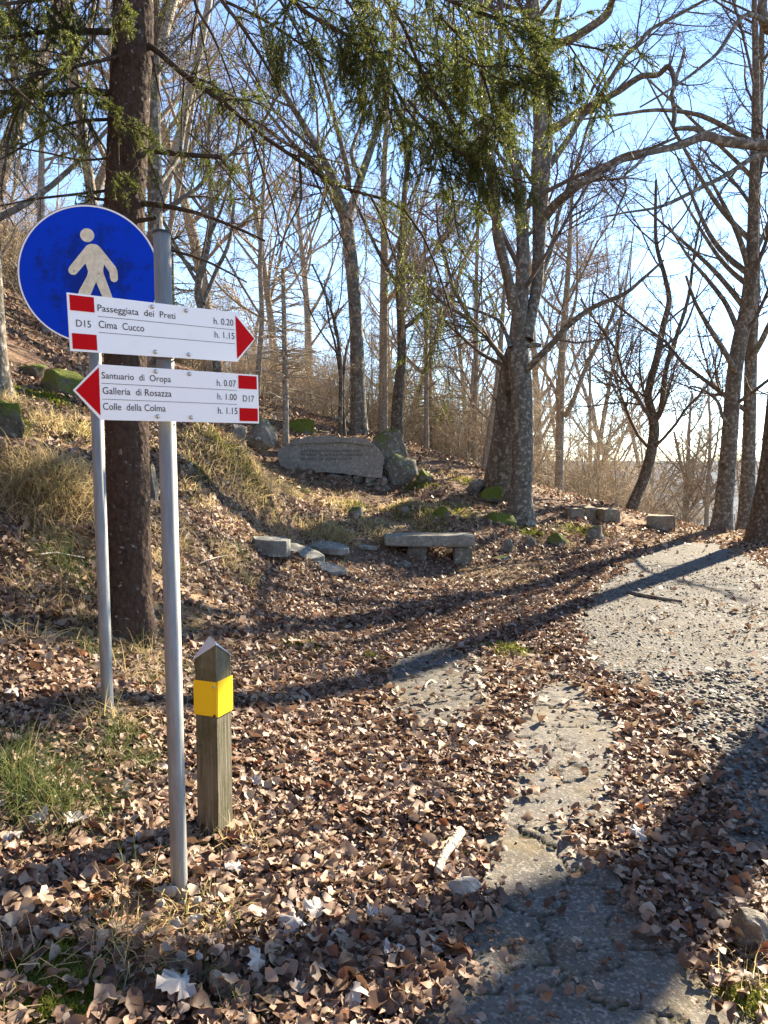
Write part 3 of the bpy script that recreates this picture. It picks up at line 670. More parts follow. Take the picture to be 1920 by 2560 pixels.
b2 = board('trail_sign', (-.757, 2.068), rad(40.2), 1.5057, rad(.6), [(0, 0), (.487, 0), (.487, H_), (0, H_), (-.0694, .0755)], 'white trail board marked D17 with a red arrow tip pointing left')
patch([(-.0005, .1395), (-.063, .0757), (-.0005, .0115)], M['red'], b2, 'red_arrow')
patch(rect(.418, .4815, .1035, .1432), M['red'], b2, 'red_band'); patch(rect(.4195, .483, .0063, .0455), M['red'], b2, 'red_band')
for v in (.0974, .0555): patch(rect(.006, .4115, v - .0006, v + .0006), M['black'], b2, 'rule')
for t, u0, u1, v, cp in [('Santuario  di  Oropa', .0064, .202, .1103, .0172), ('h. 0.07', .346, .4094, .108, .0186), ('Galleria  di Rosazza', .0072, .2028, .0694, .0182), ('h. 1.00', .347, .411, .0681, .0183), ('Colle  della Colma', .0067, .1838, .0274, .0183), ('h. 1.15', .3475, .4128, .0262, .0192), ('D17', .4325, .471, .0653, .0186)]:
    lettering(t, u0, u1, v, cp, M['black'], b2, -.0012)
bolts(b2, [(.1575, .138), (.259, .1375), (.1595, .0133), (.2605, .013)])
# clamp collars on the post behind the boards
for z in (1.70, 1.825, 1.525, 1.645):
    lathe('clamp', .0262, z - .011, z + .011, M['galv'], pole, (0, 0, -pole.location.z))

# round blue sign on its own post
qx, qy = -1.178, 3.215
bp = empty('sign_pole', (qx, qy, gz(qx, qy)), 'rear grey steel tube standing in leaves and carrying the round blue sign', 'signpost')
lathe('post', .025, -.25, 2.36 - gz(qx, qy), M['galv'], bp); bp.rotation_euler = (0, rad(-.6), 0)
bs = empty('pedestrian_sign', (-1.19, 3.17, 2.146), 'round blue sign with a dirty white walking figure and white rim', 'road sign'); bs.rotation_euler = (0, 0, rad(9))
def disc(r, y, n=72): t = np.linspace(0, 2 * np.pi, n, endpoint=False); return [(r * math.cos(q), r * math.sin(q)) for q in t]
RD = .278
bm = prism(disc(RD, 0), .014); bm_obj('plate', bm, M['dark_cap'], bs, bevel=.002)
patch(disc(RD - .010, 0), M['blue'], bs, 'blue_face', -.0016)
t = np.linspace(0, 2 * np.pi, 96, endpoint=False); rin, rout = RD - .0095, RD - .003
V = np.concatenate([np.stack([r * np.cos(t), np.full(96, -.0022), r * np.sin(t)], -1) for r in (rin, rout)]); i = np.arange(96)
link('white_rim', mesh_np('white_rim', V, np.stack([i, (i + 1) % 96, (i + 1) % 96 + 96, i + 96], -1)), M['white'], bs)
k = .268 / 405; cx, cy = 527, 553
fig = [(528, 371), (548, 368), (570, 371), (585, 380), (600, 398), (680, 500), (690, 525), (692, 575), (684, 589), (668, 594), (653, 587), (646, 570), (643, 535), (612, 488), (606, 525), (610, 548), (655, 680), (690, 790), (640, 792), (563, 595), (478, 792), (420, 792), (462, 652), (512, 560), (518, 535), (504, 486), (452, 549), (438, 558), (420, 557), (406, 545), (403, 525), (412, 508), (500, 396), (512, 380)]
patch([((x - cx) * k, (cy - y) * k) for x, y in fig], M['figure'], bs, 'walking_figure', -.0024)
patch([((518 - cx + 41 * math.cos(q)) * k, (cy - 318 + 41 * math.sin(q)) * k) for q in np.linspace(0, 2 * np.pi, 40, endpoint=False)], M['figure'], bs, 'figure_head', -.0024)
for dz in (-.12, .12):
    bm = bmesh.new(); box(bm, -.10, .10, .015, .021, dz - .015, dz + .015); bm_obj('bracket', bm, M['galv'], bs)

# wooden marker post
wx, wy = -.59, 2.61
wp = empty('marker_post', (wx, wy, gz(wx, wy)), 'weathered square wooden post with yellow corner plates and folded metal cap', 'post', rz=rad(-21.9))
hw = .043; g0 = gz(wx, wy)
top = .70
bm = bmesh.new(); rg = np.random.default_rng(2)
NS = 26; rows = []
sil = []
for e_ in range(4):
    (ax, ay), (bx_, by_) = [((-hw, -hw), (hw, -hw)), ((hw, -hw), (hw, hw)), ((hw, hw), (-hw, hw)), ((-hw, hw), (-hw, -hw))][e_]
    for u in np.linspace(0, 1, 7)[:-1]: sil.append((ax + (bx_ - ax) * u, ay + (by_ - ay) * u))
for i in range(NS):
    f_ = i / (NS - 1)
    rows.append([bm.verts.new((x * (1 + .03 * vnoise(x * 40, f_ * 3, 2)), y * (1 + .03 * vnoise(y * 40 + 9, f_ * 3, 4)), -.2 + (top - .008 - .055 * abs(x + y) / (2 * hw) + .2) * f_)) for x, y in sil])
n = len(sil)
for i in range(NS - 1):
    for j in range(n): bm.faces.new((rows[i][j], rows[i][(j + 1) % n], rows[i + 1][(j + 1) % n], rows[i + 1][j]))
apex = bm.verts.new((0, 0, top - .008))
for j in range(n): bm.faces.new((rows[-1][j], rows[-1][(j + 1) % n], apex))
bm_obj('timber', bm, M['post'], wp)
# folded zinc cap: a ridge running away from the viewer corner
bm = bmesh.new(); q = hw + .006
q2 = hw + .003
ca = [bm.verts.new(v) for v in [(-q, -q, top - .066), (q2, -q2, top - .004), (q, q, top - .066), (-q2, q2, top - .004), (q2 * .5, -q2 * .5, top + .003), (-q2 * .5, q2 * .5, top + .003)]]
for fc in ((0, 1, 4, 5, 3), (2, 3, 5, 4, 1)): bm.faces.new([ca[i_] for i_ in fc])
cp_ = bm_obj('metal_cap', bm, M['zinc'], wp); md = cp_.modifiers.new('t', 'SOLIDIFY'); md.thickness = .0015
ya, yb_ = .445, .565
for sgn, nm in ((0, 'yellow_plate'), (1, 'yellow_plate')):
    bm = bmesh.new(); g_ = hw + .0025
    if sgn == 0: box(bm, -g_ - .002, g_ + .0005, -g_ - .0015, -g_, ya, yb_)
    else: box(bm, g_, g_ + .0015, -g_ + .003, g_ + .004, ya - .002, yb_ + .001)
    bm_obj(nm, bm, M['yellow'], wp, bevel=.0004)
for z in (ya + .004, yb_ - .016):
    V, F = cyl(.004, 0, .006, 12); link('screw', mesh_np('screw', V[:, [0, 2, 1]] * np.array([1, -1, 1]) + np.array([hw - .006, -hw - .004, z]), F), M['bolt'] if z > .5 else M['dark_cap'], wp)

# ================================================================== trees
RT = np.random.default_rng(21)
# --- big twin stemmed beech
Yb = 13.0
LB = [limb_px([(1302, 1312, 76), (1303, 1250, 58), (1306, 1150, 52), (1304, 1000, 54), (1297, 900, 54), (1296, 830, 42), (1304, 730, 34), (1306, 600, 31), (1300, 520, 28), (1290, 420, 22), (1262, 250, 18), (1250, 0, 15), (1244, -300, 10)], Yb, Yb + .5),
      limb_px([(1240, 1240, 82), (1246, 1200, 70), (1259, 1090, 56), (1276, 925, 48), (1290, 850, 30)], 14.2, 13.15),
      limb_px([(1318, 850, 30), (1325, 800, 28), (1342, 714, 28), (1347, 600, 33), (1350, 500, 42), (1352, 420, 48), (1357, 316, 46), (1345, 130, 42), (1332, 0, 32), (1325, -300, 22), (1310, -800, 8)], Yb + .1, Yb + 1.2),
      limb_px([(1285, 770, 30), (1268, 690, 24), (1246, 600, 26), (1240, 540, 22), (1232, 450, 30), (1210, 316, 20), (1205, 150, 16), (1200, -60, 12), (1180, -400, 6)], Yb - .1, Yb - 1.8),
      limb_px([(1362, 545, 22), (1390, 510, 22), (1421, 484, 21), (1483, 437, 17), (1556, 392, 13), (1622, 373, 9), (1700, 340, 5)], Yb + .3, Yb - 1),
      limb_px([(1368, 420, 18), (1421, 348, 15), (1450, 300, 14), (1500, 240, 12), (1562, 142, 11), (1597, 108, 10), (1629, 73, 9), (1705, 32, 8), (1790, -15, 5)], Yb + .8, Yb + 2.5),
      limb_px([(1360, 330, 24), (1395, 316, 21), (1443, 282, 19), (1475, 269, 17), (1499, 253, 15), (1547, 228, 14), (1578, 206, 14), (1607, 190, 13), (1645, 187, 12), (1668, 167, 12), (1682, 185, 11), (1684, 225, 9), (1667, 250, 5)], Yb + .8, Yb - .6),
      limb_px([(1350, 140, 22), (1400, 108, 19), (1433, 95, 19), (1483, 63, 18), (1518, 35, 18), (1531, 0, 15), (1560, -90, 11), (1620, -250, 6)], Yb + 1, Yb + .2),
      limb_px([(1318, 925, 16), (1345, 895, 17), (1380, 860, 16), (1420, 815, 15), (1480, 770, 12), (1560, 735, 10), (1604, 700, 8), (1660, 650, 5)], Yb, Yb - 1.2),
      limb_px([(1276, 870, 12), (1262, 825, 11), (1245, 800, 9), (1200, 780, 7), (1150, 762, 5)], Yb, Yb + 1.5),
      limb_px([(1345, 705, 14), (1362, 670, 13), (1384, 600, 12), (1400, 520, 10), (1440, 420, 9), (1475, 300, 6), (1520, 200, 4)], Yb + .6, Yb + 2.5),
      limb_px([(1350, 200, 18), (1385, 80, 14), (1400, 0, 12), (1430, -150, 8)], Yb + 1, Yb + 2), limb_px([(1318, 866, 12), (1335, 862, 14), (1352, 864, 11)], Yb - .25)]
beech = place_tree('beech_tree', 'huge lichened grey beech with twin stems and bent limbs behind the bench', LB, RT, M['beech'], M['beech_twig'], dens=1.0, sides=32, n=90, flare=.35, amp=.07)
# --- tree out of the frame to the right whose limbs reach in and whose trunk shades the asphalt
Yt = 8.9
LT = [(np.array([(6.28, 8.8, gz(6.28, 8.8) - .1), (6.29, 8.8, 1), (6.3, 8.82, 2.6), (6.34, 8.85, 4.2), (6.3, 8.9, 6.), (6.2, 9., 8.), (6.0, 9.1, 11), (5.9, 9.2, 14)]), np.array([.28, .235, .22, .20, .17, .14, .09, .03])),
      limb_px([(2330, 500, 50), (2150, 395, 42), (2020, 370, 34), (1920, 364, 28), (1810, 353, 25), (1762, 340, 23), (1700, 364, 17), (1640, 378, 14), (1560, 400, 10), (1480, 447, 7), (1420, 458, 4)], Yt, Yt - .5),
      limb_px([(1768, 340, 15), (1740, 322, 14), (1700, 321, 12), (1684, 322, 12), (1686, 275, 11), (1680, 235, 10), (1692, 190, 9), (1705, 150, 8), (1712, 120, 6)], Yt - .2, Yt - .1),
      limb_px([(1990, 372, 18), (1885, 355, 15), (1800, 310, 13), (1735, 284, 11), (1640, 275, 9), (1560, 285, 7), (1460, 298, 5), (1395, 306, 3)], Yt - .05, Yt + .8),
      limb_px([(2040, 372, 20), (1920, 380, 15), (1880, 395, 13), (1820, 435, 11), (1760, 465, 10), (1680, 505, 9), (1640, 520, 7), (1560, 532, 5), (1500, 545, 3)], Yt, Yt - .9),
      limb_px([(2320, 90, 40), (2050, 50, 34), (1935, 75, 28), (1906, 35, 24), (1908, -40, 18), (1880, -160, 12)], Yt, Yt + .3),
      limb_px([(1925, 62, 16), (1890, 40, 12), (1852, 44, 11), (1800, 125, 9), (1760, 162, 8), (1690, 214, 6), (1600, 268, 4)], Yt + .1, Yt - .8),
      limb_px([(1620, 380, 11), (1590, 415, 8), (1560, 440, 7), (1566, 470, 6), (1545, 520, 5), (1530, 570, 3)], Yt - .4, Yt - .7)]
place_tree('beech_tree', 'overhanging grey beech beyond the gravel whose crooked dark limbs reach over the track', LT, RT, M['beech'], M['beech_twig'], dens=.21, sides=32, n=80, flare=.4, rmin=.003)
# --- the three beeches beyond the track
def up_limbs(base, rng, n, hgt, r, lean=0.):
    L = []
    for k in range(n):
        z0 = hgt * rng.uniform(.3, .75); az = rng.uniform(0, 6.28); ln = hgt * rng.uniform(.28, .45); dx, dy = math.cos(az), math.sin(az)
        f = z0 / hgt; s = base[0] * (1 - f) + base[1] * f if False else np.array(base) + np.array([lean * z0, 0, z0])
        L.append((np.array([s, s + np.array([dx * ln * .3, dy * ln * .3, ln * .4]), s + np.array([dx * ln * .62, dy * ln * .62, ln * .95])]), np.array([r * .45, r * .3, r * .08])))
    return L
def on(p, q, t):
    R_ = resample(np.c_[p, q], 40); k = int(t * 39); return R_[k]
def side_limbs(limb, rng, n, t0=.35, ln=(2., 4.)):
    L = []
    for k in range(n):
        c = on(*limb, rng.uniform(t0, .95)); az = rng.uniform(0, 6.28); l = rng.uniform(*ln); d = np.array([math.cos(az) * .75, math.sin(az) * .75, .7])
        L.append((np.array([c[:3], c[:3] + d * l * .4 + rng.normal(size=3) * .12, c[:3] + d * l + np.array([0, 0, .2 * l]) + rng.normal(size=3) * .2]), np.array([c[3] * .5, c[3] * .38, .012])))
    return L
def pxtree(name, label, stems, depths, trunk='beech', twig='beech_twig', sides_n=5, ln=(2., 4.), group=None, **kw):
    L = [limb_px(s, *(d if isinstance(d, tuple) else (d,))) for s, d in zip(stems, depths)]
    b = L[0][0][0]; g = gz(b[0], b[1]); b[2] = min(b[2], g + .02)
    L += side_limbs(L[0], RT, sides_n, ln=ln)
    return place_tree(name, label, L, RT, M[trunk], M[twig], group, **kw)
pxtree('beech_tree', 'speckled beech with flared foot, inner one of the three beyond the track', [[(1800, 1335, 62), (1806, 1290, 46), (1821, 1134, 40), (1834, 960, 37), (1848, 860, 36), (1868, 765, 34), (1880, 620, 28), (1886, 420, 22), (1890, 200, 16), (1880, -200, 8)],
       [(1838, 930, 14), (1812, 880, 13), (1780, 830, 12), (1740, 760, 9), (1715, 690, 6)], [(1850, 840, 14), (1815, 760, 12), (1770, 700, 10), (1720, 640, 7), (1670, 560, 4)], [(1828, 1070, 9), (1806, 1040, 9), (1795, 1005, 8), (1760, 975, 6), (1725, 965, 4)]],
       [(14.5, 14.8), (14.5, 13.4), (14.6, 15.5), (14.5, 14.)], dens=.55, flare=.35, n=70, sides=24)
pxtree('beech_tree', 'slender straight beech standing just behind the flared one beyond the track', [[(1862, 1345, 52), (1866, 1290, 40), (1872, 1134, 32), (1877, 917, 30), (1884, 700, 28), (1888, 500, 22), (1900, 250, 16), (1910, -100, 8)], [(1878, 900, 12), (1905, 850, 14), (1935, 790, 12), (1990, 700, 8)], [(1885, 640, 12), (1920, 560, 10), (1960, 440, 8)]],
       [(15.4, 15.9), (15.5, 14.8), (15.6, 16)], dens=.5, flare=.3, n=60, sides=22)
pxtree('beech_tree', 'thick dark beech leaning away over the track, nearest the gravel of the three', [[(1905, 1368, 92), (1912, 1300, 70), (1932, 1150, 58), (1952, 950, 52), (1985, 700, 46), (2010, 400, 36), (2030, 0, 22), (2040, -400, 10)]], [(13.3, 13.0)], trunk='dark_bark', dens=.2, flare=.35, n=60, sides=24, sides_n=3)
pxtree('leaning_tree', 'dark forked tree leaning from the stone blocks toward the sky', [[(1566, 1300, 36), (1580, 1265, 28), (1612, 1190, 26), (1630, 1120, 25), (1636, 1069, 24), (1628, 1025, 21), (1620, 990, 19), (1630, 940, 18), (1643, 895, 17), (1658, 817, 15), (1673, 752, 13), (1662, 690, 11), (1640, 600, 9), (1640, 450, 6)],
       [(1638, 1050, 16), (1652, 1025, 14), (1658, 975, 13), (1664, 930, 12), (1675, 887, 12), (1695, 830, 10), (1721, 743, 8), (1735, 640, 6), (1760, 500, 4)], [(1626, 985, 8), (1610, 990, 7), (1598, 980, 4)]], [(17.4, 17.6), (17.5, 16.8), 17.5], trunk='dark_bark', dens=.8, flare=.25, n=60, rmin=.0045)
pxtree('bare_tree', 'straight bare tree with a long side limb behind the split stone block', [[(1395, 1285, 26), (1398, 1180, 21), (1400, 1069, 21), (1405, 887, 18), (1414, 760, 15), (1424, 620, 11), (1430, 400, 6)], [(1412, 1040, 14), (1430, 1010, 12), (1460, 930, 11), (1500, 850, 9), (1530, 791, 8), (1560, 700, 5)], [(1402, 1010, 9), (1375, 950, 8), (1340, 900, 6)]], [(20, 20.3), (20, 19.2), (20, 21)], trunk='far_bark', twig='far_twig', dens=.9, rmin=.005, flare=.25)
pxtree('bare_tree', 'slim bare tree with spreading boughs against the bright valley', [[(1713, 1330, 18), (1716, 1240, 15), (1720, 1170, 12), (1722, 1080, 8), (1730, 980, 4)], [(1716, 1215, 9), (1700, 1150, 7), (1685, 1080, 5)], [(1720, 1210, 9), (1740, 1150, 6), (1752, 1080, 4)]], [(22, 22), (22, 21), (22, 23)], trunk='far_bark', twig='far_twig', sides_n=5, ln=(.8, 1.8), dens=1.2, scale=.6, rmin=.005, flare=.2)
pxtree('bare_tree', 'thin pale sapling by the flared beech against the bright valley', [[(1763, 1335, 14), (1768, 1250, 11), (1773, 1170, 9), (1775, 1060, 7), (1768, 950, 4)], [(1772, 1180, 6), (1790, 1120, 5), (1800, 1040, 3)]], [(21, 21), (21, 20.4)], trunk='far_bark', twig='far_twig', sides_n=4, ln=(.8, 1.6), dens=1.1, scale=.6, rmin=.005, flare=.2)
# --- wood behind the slab
pxtree('beech_tree', 'smooth tall beech rising right behind the inscribed slab and forking high', [[(898, 1092, 50), (897, 1040, 40), (893, 900, 36), (890, 810, 33), (882, 694, 33), (872, 600, 32), (864, 545, 34), (846, 485, 26), (825, 430, 21), (799, 380, 18), (752, 300, 15), (694, 200, 12), (650, 60, 9), (600, -150, 5)],
       [(868, 550, 26), (885, 500, 22), (900, 450, 19), (926, 376, 17), (950, 300, 14), (965, 220, 12), (985, 100, 9), (1000, -100, 5)], [(872, 470, 14), (868, 420, 13), (850, 350, 12), (832, 280, 11), (810, 200, 9), (790, 90, 6)], [(900, 440, 12), (880, 380, 10), (905, 300, 8), (915, 200, 6)]], [(17, 17.5), (17.1, 18.5), (17, 16), (17, 19)], trunk='beech', dens=.45, flare=.25, rmin=.0045, n=70, sides=20)
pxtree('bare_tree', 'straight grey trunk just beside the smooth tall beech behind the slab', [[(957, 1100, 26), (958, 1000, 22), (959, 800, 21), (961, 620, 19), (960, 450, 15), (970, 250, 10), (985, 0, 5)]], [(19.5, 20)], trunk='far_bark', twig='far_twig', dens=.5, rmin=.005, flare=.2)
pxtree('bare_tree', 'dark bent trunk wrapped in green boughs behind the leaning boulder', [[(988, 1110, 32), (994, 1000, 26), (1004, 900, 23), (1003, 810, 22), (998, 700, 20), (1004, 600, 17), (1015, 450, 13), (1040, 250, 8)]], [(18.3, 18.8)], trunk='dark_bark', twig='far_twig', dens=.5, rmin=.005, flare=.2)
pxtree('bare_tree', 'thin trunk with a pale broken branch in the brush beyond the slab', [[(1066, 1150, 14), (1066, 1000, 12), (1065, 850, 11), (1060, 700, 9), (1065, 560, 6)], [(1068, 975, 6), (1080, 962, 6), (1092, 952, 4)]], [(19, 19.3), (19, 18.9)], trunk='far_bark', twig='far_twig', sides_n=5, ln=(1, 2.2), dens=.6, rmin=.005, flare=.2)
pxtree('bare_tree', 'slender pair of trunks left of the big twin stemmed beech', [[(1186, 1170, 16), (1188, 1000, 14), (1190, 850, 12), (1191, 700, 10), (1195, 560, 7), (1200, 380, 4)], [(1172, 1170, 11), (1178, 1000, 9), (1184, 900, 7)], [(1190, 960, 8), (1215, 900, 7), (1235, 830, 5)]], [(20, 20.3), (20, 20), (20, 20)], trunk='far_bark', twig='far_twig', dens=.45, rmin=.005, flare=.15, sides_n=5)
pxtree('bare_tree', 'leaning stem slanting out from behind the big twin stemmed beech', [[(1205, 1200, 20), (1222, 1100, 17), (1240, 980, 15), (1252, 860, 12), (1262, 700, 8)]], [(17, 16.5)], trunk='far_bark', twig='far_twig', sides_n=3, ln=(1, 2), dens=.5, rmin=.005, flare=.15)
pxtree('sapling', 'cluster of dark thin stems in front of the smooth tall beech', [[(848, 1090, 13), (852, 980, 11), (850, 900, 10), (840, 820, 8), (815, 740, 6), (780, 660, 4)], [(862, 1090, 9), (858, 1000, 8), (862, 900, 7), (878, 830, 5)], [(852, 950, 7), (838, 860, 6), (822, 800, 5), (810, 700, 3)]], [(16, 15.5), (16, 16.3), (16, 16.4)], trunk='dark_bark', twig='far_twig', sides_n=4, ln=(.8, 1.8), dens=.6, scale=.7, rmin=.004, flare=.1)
# dead spruce snag
snag = limb_px([(715, 1118, 18), (714, 1000, 15), (711, 850, 13), (708, 700, 10), (707, 672, 8)], 14.0)
A, ra = grow(snag[0][None], snag[1][None], RT, 1, t0=.2)
def snag_tree():
    b = snag[0][0].copy(); b[2] = gz(b[0], b[1]) - .1; e = empty('dead_tree', b, 'bare dead conifer pole with drooping dry side twigs beside the slab', 'tree')
    L = [(np.vstack([b, snag[0][1:]]) - b, snag[1])]; V, F = bark_tube(L, 12, 40, .06, 3); link('trunk', mesh_np('trunk', V, F), M['far_bark'], e)
    P = resample(np.c_[L[0][0], L[0][1]], 14)[None]
    A, ra = grow(P[..., :3], P[..., 3], RT, 150, t0=.3, ang=(70, 95), lr=(.2, .34), seg=5, wig=.10, up=-.06, rr=.3, rmin=.004, maxL=1.1, minL=.3, taper=.5)
    B_, rb = grow(A, ra, RT, 600, t0=.2, ang=(30, 60), lr=(.2, .5), seg=3, wig=.12, up=-.05, rr=.6, rmin=.003, maxL=.4)
    V, F = tubes([(A, ra, 4), (B_, rb, 3)]); link('dead_twigs', mesh_np('dead_twigs', V, F), M['brush'], e)
snag_tree()
# lighter beech right behind the spruce, and slim trees on the slope
pxtree('beech_tree', 'pale sunlit beech trunk half hidden behind the dark spruce', [[(388, 1090, 44), (388, 900, 38), (388, 600, 36), (386, 400, 33), (384, 200, 30), (388, 0, 24), (395, -300, 12)], [(392, 470, 12), (420, 430, 11), (450, 380, 9), (470, 250, 6)]], [(9.4, 9.6), (9.4, 10.5)], trunk='beech', dens=.45, flare=.2)
pxtree('bare_tree', 'crooked grey tree with twisting stems beyond the signpost', [[(560, 1090, 22), (540, 900, 20), (505, 780, 19), (495, 720, 18), (512, 640, 18), (526, 560, 16), (528, 480, 14), (520, 380, 11), (535, 200, 7)], [(508, 760, 12), (540, 680, 11), (575, 600, 9), (585, 500, 6)]], [(14.5, 14.5), (14.5, 15.5)], trunk='beech', twig='far_twig', dens=.45, flare=.2, rmin=.0045)
pxtree('bare_tree', 'pale slim trunk on the slope rising behind the round blue sign', [[(122, 940, 30), (120, 880, 26), (112, 700, 22), (103, 540, 18), (104, 420, 15), (106, 300, 11), (110, 100, 6)]], [(13.5, 14)], trunk='far_bark', twig='far_twig', dens=.5, flare=.3, rmin=.0045)
pxtree('bare_tree', 'mossy footed tree standing above the tall moss grown rock', [[(5, 1010, 60), (-5, 900, 44), (-15, 700, 38), (-25, 450, 32), (-30, 150, 22), (-20, -200, 10)]], [(7.8, 8.2)], trunk='beech', twig='beech_twig', dens=.6, flare=.5)
pxtree('bare_tree', 'thin slope tree between the blue sign pole and the crooked grey tree', [[(640, 1092, 18), (645, 950, 15), (655, 800, 13), (650, 650, 11), (660, 450, 7), (655, 250, 4)]], [(18, 18)], trunk='far_bark', twig='far_twig', dens=.5, flare=.2, rmin=.005)

# --- repeated bare trees further back (shared meshes)
def bare_variant(seed, h, r, multi=False):
    rg = np.random.default_rng(seed); L = []
    tp = [np.zeros(3)]; d = np.array([rg.normal() * .06, rg.normal() * .06, 1.])
    for i in range(6): d = d + np.array([rg.normal() * .09, rg.normal() * .09, 0]); tp.append(tp[-1] + d / np.linalg.norm(d) * h / 6)
    tp[0][2] = -.3; L.append((np.array(tp), np.linspace(r, r * .12, 7)))
    L += side_limbs(L[0], rg, 7, .3, (h * .18, h * .36))
    if multi: L += [(np.array([np.array([0, 0, -.2]), np.array([s * .12 * h, t_ * .08 * h, h * .4]), np.array([s * .2 * h, t_ * .14 * h, h * .85])]), np.array([r * .7, r * .5, .012])) for s, t_ in ((1, .5), (-.8, .9))]
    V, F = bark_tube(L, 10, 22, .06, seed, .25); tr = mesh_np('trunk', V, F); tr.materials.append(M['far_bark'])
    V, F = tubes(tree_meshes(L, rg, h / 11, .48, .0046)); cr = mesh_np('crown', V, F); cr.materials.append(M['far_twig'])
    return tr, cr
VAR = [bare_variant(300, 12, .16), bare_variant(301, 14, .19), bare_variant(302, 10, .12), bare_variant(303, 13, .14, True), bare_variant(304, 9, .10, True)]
def bare_copy(x, y, v, s, rz, label, group, name='bare_tree'):
    e = empty(name, (x, y, gz(x, y)), label, 'tree', group, rz, s)
    for nm, me in zip(('trunk', 'crown'), VAR[v]): link(nm, me, None, e)
n = 0; used = []
for _try in range(4000):
    if n >= 27: break
    y = RT.uniform(19.5, 60) if n < 23 else RT.uniform(15, 22); tq = RT.uniform(-.62, .60); x = tq * y
    if n >= 23 and tq > -.22: continue
    if y < 22 and tq > -.1: continue
    if 0.30 < tq and y < 24: continue
    if 0.36 < tq < .47 and RT.random() < .7: continue
    if tq > .2 and RT.random() < .6: continue
    if tq < -.2 and n < 23 and RT.random() < .5: continue
    if any((x - a_) ** 2 + (y - b_) ** 2 < (3.2 if n < 23 else 1.4) for a_, b_ in used): continue
    used.append((x, y)); n += 1
    if tq < -.2: lb, gp = 'slim bare tree standing in the brush on the rising hillside', 'bare trees on the rising hillside'
    elif tq < .18: lb, gp = 'slim bare tree in the wood beyond the inscribed slab', 'bare trees in the wood beyond the slab'
    else: lb, gp = 'bare tree on the drop beyond the stone blocks and track', 'bare trees on the drop beyond the track'
    bare_copy(x, y, int(RT.integers(5)), RT.uniform(.75, 1.25), RT.uniform(0, 6.28), lb, gp)
# --- brush: tan thicket shrubs (shared meshes)
def shrub_variant(seed, h):
    rg = np.random.default_rng(seed); n_ = 15; P = np.zeros((n_, 8, 3)); d = norm(np.c_[rg.normal(size=(n_, 2)) * .45, np.ones(n_)]); P[:, 0, :2] = rg.normal(size=(n_, 2)) * h * .12; P[:, 0, 2] = -.15
    L = rg.uniform(.5, 1., n_) * h
    for i in range(7): d = norm(d + rg.normal(size=(n_, 3)) * .13 + np.array([0, 0, .02])); P[:, i + 1] = P[:, i] + d * (L / 7)[:, None]
    r = rg.uniform(.010, .024, n_)[:, None] * np.linspace(1, .25, 8)
    A, ra = grow(P, r, rg, 130, t0=.15, ang=(30, 75), lr=(.2, .55), seg=5, wig=.2, up=.02, rr=.6, rmin=.005, maxL=1.5, minL=.3)
    B_, rb = grow(A, ra, rg, 800, t0=.15, ang=(30, 70), lr=(.3, .6), seg=3, wig=.2, up=.02, rr=.7, rmin=.0038, maxL=.7, minL=.15)
    C_, rc = grow(B_, rb, rg, 1500, t0=.15, ang=(30, 60), lr=(.3, .7), seg=2, wig=.2, up=.0, rr=.7, rmin=.003, maxL=.35, minL=.1)
    V, F = tubes([(P, r, 5)]); st = mesh_np('stems', V, F); st.materials.append(M['far_bark'])
    V, F = tubes([(A, ra, 4), (B_, rb, 3), (C_, rc, 3)]); tw = mesh_np('twigs', V, F); tw.materials.append(M['brush']); return st, tw
SHR = [shrub_variant(400 + i, h) for i, h in enumerate((3.4, 4.2, 2.6, 3.8))]
n = 0
while n < 165:
    y = RT.uniform(13.5, 34) if n < 100 else (RT.uniform(30, 62) if n < 125 else RT.uniform(60, 150)); tq = RT.uniform(-.62, .36); x = tq * y
    if tq > -.30 and (y < 18.5 or n >= 125): continue
    if tq > .15 and y < 22: continue
    if y < 16 and RT.random() < .5: continue
    n += 1
    if tq < -.2: lb, gp = 'tan leafless shrub thicket on the rising hillside', 'shrub thickets on the rising hillside'
    elif tq < .16: lb, gp = 'tan leafless shrub thicket in the wood beyond the inscribed slab', 'shrub thickets beyond the slab'
    else: lb, gp = 'tan leafless shrub thicket behind the stone blocks', 'shrub thickets behind the stone blocks'
    e = empty('bare_shrub', (x, y, gz(x, y)), lb, 'shrub', gp, RT.uniform(0, 6.28), RT.uniform(.7, 1.3) * (1.25 if 30 < y < 60 else 2. if y > 60 else .9))
    for nm, me in zip(('stems', 'twigs'), SHR[int(RT.integers(4))]): link(nm, me, None, e)

for i in range(30):
    y = RT.uniform(21.5, 36); tq = RT.uniform(.13, .33); x = tq * y
    e = empty('bare_shrub', (x, y, gz(x, y)), 'tan leafless shrub thicket behind the stone blocks', 'shrub', 'shrub thickets behind the stone blocks', RT.uniform(0, 6.28), RT.uniform(1.1, 1.7))
    for nm, me in zip(('stems', 'twigs'), SHR[int(RT.integers(4))]): link(nm, me, None, e)
for i, (tq, y) in enumerate([(.20, 29), (.27, 33), (.33, 38), (.40, 40), (.47, 31), (.53, 29), (.36, 47)]):
    bare_copy(tq * y, y, [0, 3, 1, 1, 0, 3, 2, 3, 1, 1, 0][i], 1.15 if y < 35 else 1.4, i * 1.9, 'bare tree on the drop beyond the stone blocks and track', 'bare trees on the drop beyond the track')

